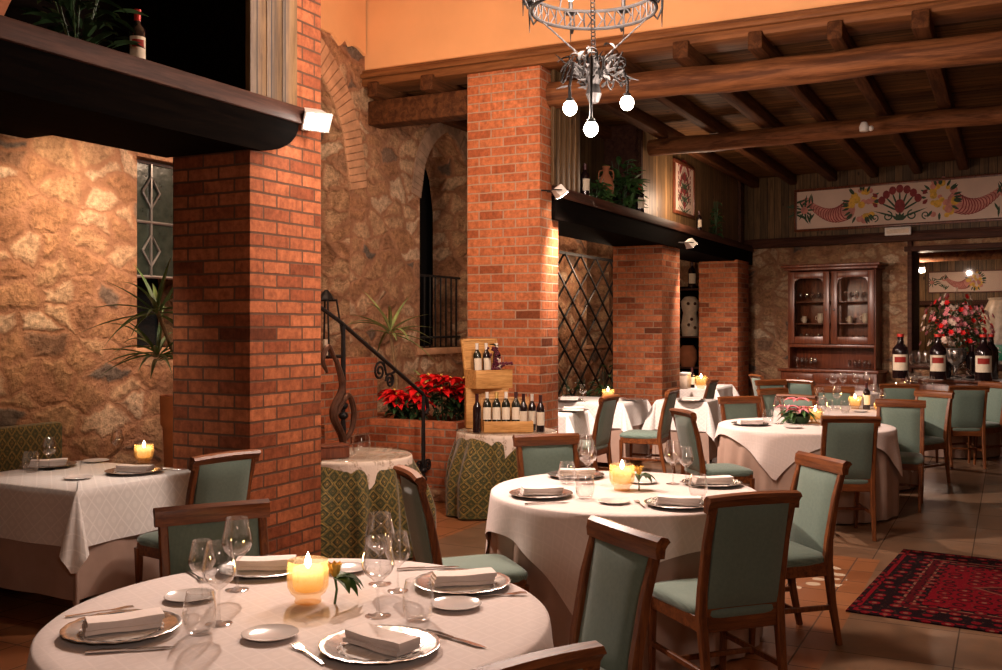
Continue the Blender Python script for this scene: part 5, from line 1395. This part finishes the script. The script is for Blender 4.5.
# ================================================================ PAINTED PANELS AND SIGNS
def painted(name, label, x0, x1, z0, z1, yy, rx, frame=.045, seed=0, fr=None, layout='long'):
    t = thing(name, label, 'painted panel', BACK0 if fr is None else fr[0], BACKR if fr is None else fr[1], 'painted flower panels')
    m = MB(); m.box(x0, x1, yy - .02, yy, z0, z1); b = m.build('board', M['art_board'], t)
    m = MB(); f = frame; m.box(x0 - f, x1 + f, yy - .035, yy, z1, z1 + f, bev=.006); m.box(x0 - f, x1 + f, yy - .035, yy, z0 - f, z0, bev=.006); m.box(x0 - f, x0, yy - .035, yy, z0, z1, bev=.006); m.box(x1, x1 + f, yy - .035, yy, z0, z1, bev=.006); m.build('frame', M['cab'], t)
    L = {k: MB() for k in ('art_green', 'art_pink', 'art_yellow', 'art_red')}; rr = random.Random(seed); Y = yy - .0215; H = z1 - z0
    nmz = {'art_green': 'leaf_marking', 'art_pink': 'horn_marking', 'art_yellow': 'fruit_marking', 'art_red': 'flower_marking'}
    def flush():
        for k in L:
            if L[k].f: L[k].build(nmz[k], M[k], b, smooth=0)
            L[k] = MB()
    off = [0]
    def disc(k, x, z, r, sq=1.0, n=12):
        off[0] += .00002; y = Y - off[0]
        L[k].add([(x + r * math.cos(2 * PI * i / n), y, z + r * sq * math.sin(2 * PI * i / n)) for i in range(n)], [tuple(range(n))])
    def lf(k, x, z, a, l, w):
        off[0] += .00002; y = Y - off[0]; c, s = math.cos(a), math.sin(a); P = [(0, 0), (.3, .5), (.65, .42), (1, 0), (.65, -.42), (.3, -.5)]
        L[k].add([(x + l * u * c - w * v * s, y, z + l * u * s + w * v * c) for u, v in P], [(0, 1, 2, 3, 4, 5)])
    def curl(k, x, z, r, sg, w, turns=1.3, a0=0):
        off[0] += .00002; y = Y - off[0]; vs = []; n = 22
        for i in range(n + 1):
            t = i / n; a = a0 + sg * t * turns * 2 * PI; q = r * (1 - .8 * t)
            vs += [(x + (q + w / 2) * math.cos(a), y, z + (q + w / 2) * math.sin(a)), (x + (q - w / 2) * math.cos(a), y, z + (q - w / 2) * math.sin(a))]
        L[k].add(vs, [(2 * i, 2 * i + 1, 2 * i + 3, 2 * i + 2) for i in range(n)])
    def horn(x, z, s, fl):
        flush()
        for i in range(15):
            t = i / 14; cx = x + fl * s * (-.62 + 1.0 * t); cz = z + s * (.18 - .42 * math.sin(t * 2.2) + .10 * t)
            disc('art_red', cx, cz, s * (.06 + .13 * t), 1.3)
            disc('art_pink', cx + fl * s * .012, cz, s * (.056 + .122 * t), 1.28)
        curl('art_pink', x - fl * s * .66, z + s * .16, s * .15, fl, s * .07)
        for k in range(26):
            a = rr.random() * 6.28; q = rr.random() ** .5 * .36 * s; disc('art_yellow' if rr.random() < .72 else 'art_pink', x + fl * s * .72 + q * math.cos(a), z + s * .06 + q * 1.25 * math.sin(a), s * rr.uniform(.05, .10))
        for k in range(22):
            a = rr.random() * 6.28; lf('art_green', x + fl * s * .72 + .30 * s * math.cos(a), z + s * .05 + .32 * s * math.sin(a), a, s * .2, s * .06)
        for k in range(16):
            a = PI / 2 + fl * (.5 - k * .16) + rr.uniform(-.3, .3); lf('art_green', x - fl * s * (.45 + .05 * k), z + s * rr.uniform(.05, .2) * (1 if k % 2 else -1), a if k % 2 else -a, s * .28, s * .05)
    def spray(x, z, s):
        flush()
        for k in range(7):
            a = PI / 2 + (k - 3) * .36; lf('art_green', x, z - s * .2, a, s * .62, s * .05); disc('art_red', x + s * .5 * math.cos(a), z - s * .12 + s * .5 * math.sin(a), s * .09, 1.2)
        disc('art_red', x, z - s * .06, s * .13, 1.4)
        for sg in (1, -1):
            curl('art_green', x + sg * s * .30, z - s * .30, s * .13, sg, s * .035, 1.3, PI / 2); curl('art_green', x + sg * s * .62, z - s * .32, s * .10, -sg, s * .03, 1.2, -PI / 2)
            lf('art_green', x, z - s * .36, PI / 2 + sg * 1.25, s * .7, s * .05)
            for q in (.25, .5): lf('art_red', x + sg * s * .55, z + s * (q - .3), PI / 2 - sg * .8, s * .17, s * .1)
        for k in range(5): lf('art_green', x, z - s * .42, PI / 2 + (k - 2) * .5, s * .22, s * .08)
    zc_ = (z0 + z1) / 2
    if layout == 'long':
        c = rx; horn(c - 1.08, zc_, H * 1.05, 1); horn(c + 1.08, zc_, H * 1.05, -1); spray(c, zc_, H * 1.0)
        for xx in (c - 1.55, c + 1.75):
            for k in range(9): a = k * .7; lf('art_green', xx, zc_, a, H * .3, H * .05)
            disc('art_pink', xx, zc_, H * .1)
        if x1 - c > 2.4: spray(c + 2.35, zc_, H * .8)
    else:
        w_ = (x1 - x0)
        for zz in (z0 + H * .22, z0 + H * .5, z0 + H * .78): spray((x0 + x1) / 2, zz + H * .02, w_ * .52)
    flush()
    return t
painted('painted_panel', 'long framed board painted with horns of flowers above the hutch', .78, 5.4, 3.27, 3.90, -.05, 2.46, seed=1)
painted('painted_panel', 'painted flower board on the wall of the added mirror room', 2.15, 5.6, 2.26, 2.62, 3.0, 3.75, seed=2, frame=.02)  # added board in place of the panel reflected in the mirror
painted('painted_panel', 'small upright framed picture of flowers on the boards above the ledge', -.45, .45, 3.26, 3.92, 0, 0, seed=3, fr=(shp(683, .118), ROOMR), layout='tall', frame=.05)
em = thing('wall_sign', 'small white rectangular light plate below the long painted board', 'sign', back(2.46, -.15, 3.075), BACKR)
m = MB(); m.box(-.20, .20, -.05, .01, 0, .13, bev=.01); m.build('casing', M['white_box'], em); m = MB(); m.box(-.17, .17, -.054, -.05, .03, .10); m.build('plate', M['ceramic'], em)

# ================================================================ ON THE LEDGES
rj_ = bottle('wine_bottle', 'dark bottle with a pale label on the ledge left of the broad pillar', deep(134, 57, 5.38) + Vector((0, .05, 0)), .33, .045, 'bottle_red', 'cap_red', 'label', 'label_red', group='bottles on the ledges', rot=R(25)); rj_.location.z = 3.031
bush('leafy_plant', 'dim trailing plant on the ledge left of the labelled bottle', room(-1.0, .30, 3.031), .28, .45, 70, .18, .06, 'leaf_dark', 41, 'plants on the ledges')
tj = thing('terracotta_jar', 'terracotta jar on the ledge at the upper left corner', 'jar', room(-1.62, .30, 3.031)); m = MB(); m.lathe([(0, 0), (.12, 0), (.2, .2), (.21, .35), (.13, .5), (.15, .55), (.1, .55), (.1, .5), (0, .3)], 24); m.build('body', M['terra'], tj)
bush('leafy_plant', 'bushy green plant on the ledge between the boards, beside the bronze figure', shp(622, .26) + Vector((0, 0, 3.031)), .26, .74, 170, .20, .07, 'leaf', 42, 'plants on the ledges')
bush('leafy_plant', 'low ivy at the front of the ledge before the bronze figure', shp(594, .16) + Vector((0, 0, 3.031)), .22, .32, 90, .13, .07, 'leaf', 43, 'plants on the ledges')
bush('leafy_plant', 'dark plant on the ledge under the upright flower picture', shp(716, .02) + Vector((0, 0, 3.031)), .07, .60, 60, .11, .05, 'leaf_dark', 44, 'plants on the ledges')
am = thing('amphora', 'tall terracotta amphora among the plants on the ledge', 'vase', shp(606, .16) + Vector((0, 0, 3.031))); am.scale = (.68,) * 3; m = MB(); m.lathe([(0, 0), (.06, 0), (.05, .03), (.12, .2), (.14, .36), (.10, .5), (.05, .58), (.05, .66), (.075, .70), (.05, .70), (0, .5)], 22); m.build('body', M['terra'], am)
for sx in (-1, 1): m = MB(); m.tube([(sx * .05, 0, .64), (sx * .12, 0, .62), (sx * .13, 0, .5), (sx * .10, 0, .46)], .012, 6); m.build('handle', M['terra'], am)
bottle('wine_bottle', 'dark bottle with pale label at the left end of the right ledge', shp(585, .03) + Vector((0, 0, 3.031)), .36, .05, 'bottle_red', 'cap_dark', 'label', group='bottles on the ledges', rot=R(30))
bottle('wine_bottle', 'dark bottle with pale label on the right ledge, right of the bushy plant', shp(640, .03) + Vector((0, 0, 3.031)), .36, .055, 'bottle_red', 'cap_red', 'label', group='bottles on the ledges', rot=R(30))
bottle('wine_bottle', 'small bottle on the ledge below the upright flower picture', shp(699, .02) + Vector((0, 0, 3.031)), .30, .04, 'bottle_red', 'cap_dark', 'label', group='bottles on the ledges', rot=R(30))

# shelves between the far pillars
sh = thing('shelf_unit', 'dark shelf unit between the two farthest brick pillars', 'shelves', back(-1.35, -.42, 0), BACKR)
m = MB(); m.box(-.7, .7, .35, .40, 0, 2.35); m.build('back_panel', M['black_wood'], sh)
for z in (.9, 1.45, 2.30): m = MB(); m.box(-.7, .7, 0, .35, z - .03, z, bev=.004); m.build('shelf', M['dark_wood'], sh)
for x in (-.7, .7): m = MB(); m.box(x - .03, x + .03, 0, .35, 0, 2.3); m.build('side_panel', M['dark_wood'], sh)
p = bs(692); bottle('wine_bottle', 'dark bottle with a white label on top of the far shelf unit', (p.x, p.y, 2.302), .50, .07, 'bottle_red', 'cap_dark', 'label', group='bottles on the ledges')
p = bs(690); ow = thing('ceramic_owl_jar', 'cream ceramic jar with dark spots on the far shelf unit', 'jar', (p.x, p.y, 1.452)); m = MB(); m.lathe([(0, 0), (.14, 0), (.16, .2), (.12, .42), (.15, .5), (.16, .62), (.10, .70), (0, .72)], 20); m.build('body', M['ceramic'], ow)
m = MB()
for sx, z in ((-.06, .58), (.06, .58), (0, .3), (-.05, .2), (.06, .15)): m.ball((sx, -.15, z), .03, 8, 6, (1, .3, 1))
m.build('spots', M['dark_wood'], ow)
p = bs(688); ba = thing('round_basket', 'brown round basket on the lower shelf of the far shelf unit', 'basket', (p.x, p.y, .902)); m = MB(); m.lathe([(0, 0), (.12, 0), (.17, .15), (.15, .30), (.10, .38), (.08, .38), (.12, .2), (0, .05)], 20); m.build('body', M['terra'], ba)
bxp = pat(685, 388.6); pj = thing('gift_box', 'pale patterned box beside the dark bottle between the farthest pillars', 'box', bxp, ROOMR); m = MB(); m.box(-.09, .09, -.06, .06, 0, .20, bev=.006); m.build('body', M['ceramic'], pj); m = MB(); m.box(-.095, .095, -.065, .065, .20, .23, bev=.004); m.build('lid', M['white_box'], pj)

# lily centrepiece
lp = pat(797, 423); li = thing('lily_centrepiece', 'centrepiece of pink lilies and green leaves', 'flowers', lp); li.scale = (1.35,) * 3
m = MB(); rl = random.Random(12)
for (x, y, z) in ((0, 0, .17), (-.07, -.02, .12), (.07, .0, .11), (-.01, -.06, .10)):
    for k in range(6):
        a = k * PI / 3 + rl.random() * .4; m.leaf((x, y, z - .02), (math.cos(a), math.sin(a), .9), .10, .036, 1.3)
m.build('lilies', M['pink'], li)
m = MB()
for k in range(40):
    a = rl.random() * 6.28; m.leaf((rl.uniform(-.05, .05), rl.uniform(-.05, .05), .04 + rl.random() * .05), (math.cos(a), math.sin(a), rl.uniform(-.1, .5)), .14 * rl.uniform(.7, 1.2), .035, 1.0)
m.build('leaves', M['leaf'], li)
m = MB()
for k in range(5):
    a = rl.random() * 6.28; c = Vector((.10 * math.cos(a), .10 * math.sin(a), .07))
    for j in range(6): m.leaf(c, (math.cos(j), math.sin(j), .6), .04, .024, .4, k=3)
m.build('small_flowers', M['white_petal'], li)
m = MB(); m.lathe([(0, 0), (.07, 0), (.08, .02), (.09, .05), (0, .05)], 16); m.build('bowl', M['leaf_dark'], li)

# rug, bench
rug = bpy.data.objects.new
ang = math.atan2(1.58, .97)
RL, RW = 1.85, 2.9
m = MB(); m.box(0, RL, -RW, 0, .001, .011, bev=.003)
Mr = m.build('carpet', rug_mat(RL, RW), None, (1.98, 5.75, 0), ang)
for v in Mr.data.vertices: v.co.y += RW
Mr.location = Vector((1.98, 5.75, 0)) + Matrix.Rotation(ang, 3, 'Z') @ Vector((0, -RW, 0))
tag(Mr, 'red and black patterned oriental rug on the stone floor at the right', 'rug')
be = thing('bench', 'bench with high green and gold brocade back against the stone wall', 'bench', room(-.72, 1.98, 0), ROOMR)
m = MB(); m.box(-1.0, .95, -.09, .0, .36, .97, bev=.03); m.build('backrest', M['brocade'], be)
m = MB(); m.box(-1.0, .95, -.50, -.09, .36, .47, bev=.03); m.build('seat', M['brocade'], be)
m = MB(); m.box(-.98, .93, -.48, -.02, .28, .36); m.build('seat_frame', M['dark_wood'], be)
for sx in (-.94, .89):
    for sy in (-.45, -.05): m = MB(); m.box(sx - .025, sx + .025, sy - .025, sy + .025, 0, .28); m.build('leg', M['dark_wood'], be)

# ================================================================ LIGHT
def lamp(kind, name, loc, power, color, size=.05, aim=None, angle=None, blend=.5):
    d = bpy.data.lights.new(name, kind); d.energy = power; d.color = color; d.shadow_soft_size = size
    o = bpy.data.objects.new(name, d); COL.objects.link(o); o.location = loc
    if kind == 'SPOT':
        d.spot_size = R(angle); d.spot_blend = blend
    if aim is not None: o.rotation_euler = (Vector(aim) - Vector(loc)).to_track_quat('-Z', 'Y').to_euler()
    return o
WARM = (1, .68, .46); WH = (1, .76, .635)
for i, b in enumerate(bulbs): lamp('POINT', 'bulb_light', b + Vector((0, 0, -.085)), 58, WH, .06)
lamp('POINT', 'chandelier_light', CH + Vector((0, 0, zr + .20)), 190, WH, .22)
for i, (p, d) in enumerate(FL[:3]):
    lamp('SPOT', 'flood_light', p + d * .1, (440, 760, 400)[i], WH, .05, p + d * 3, (125, 125, 125)[i], .8)
lamp('POINT', 'flood_light', FL[3][0] + Vector((-.1, -.15, -.05)), 35, WARM, .08)  # lamp of the stand-in floodlight, lights the added mirror room
for (x, y, z, s) in C_: lamp('POINT', 'candle_light', (x, y, z + .02), 1.3 * s, (1, .55, .2), .02)
# unseen lamps assumed or added to light the passage behind the arcade
lamp('SPOT', 'passage_fill', room(.2, .95, 2.9), 165, (1, .72, .49), .08, room(.35, 2.05, 2.25), 88, 1.0)  # assumed hidden spot for the bright patch on the stone wall
lamp('SPOT', 'passage_fill', room(-.6, 1.0, 2.9), 75, (1, .85, .72), .08, room(-.15, .75, .75), 50, .9)  # assumed hidden spot for the highlight on the square table's cloth
lamp('POINT', 'passage_fill', room(2.2, 1.0, 3.4), 90, WARM, .15)  # unseen lamp added to light the wall above the brick steps
lamp('POINT', 'passage_fill', room(6.0, 1.2, 2.4), 9, WARM, .1)  # weak unseen lamp added beyond the tall brick pillar
lamp('POINT', 'passage_fill', room(9.6, 1.1, 2.5), 45, WARM, .1)  # unseen lamp added to brighten the stone behind the trellis
lamp('SPOT', 'hall_fill', room(-1.5, -1.8, 4.9), 260, WH, .12, room(4.3, .4, 2.0), 42, .7)  # unseen spot added in front to brighten the tall brick pillar
# unseen fill lamps added to brighten the front and far parts of the room
lamp('POINT', 'hall_fill', (.9, -1.4, 2.6), 135, WH, .3)
lamp('POINT', 'hall_fill', room(1.0, -6.0, 3.0), 14, WH, .3)
lamp('POINT', 'hall_fill', back(1.0, -4.3, 3.3), 42, WARM, .2)
w = bpy.data.worlds.new('world'); SC.world = w; w.use_nodes = True
w.node_tree.nodes['Background'].inputs[0].default_value = (1, .75, .5, 1); w.node_tree.nodes['Background'].inputs[1].default_value = .02
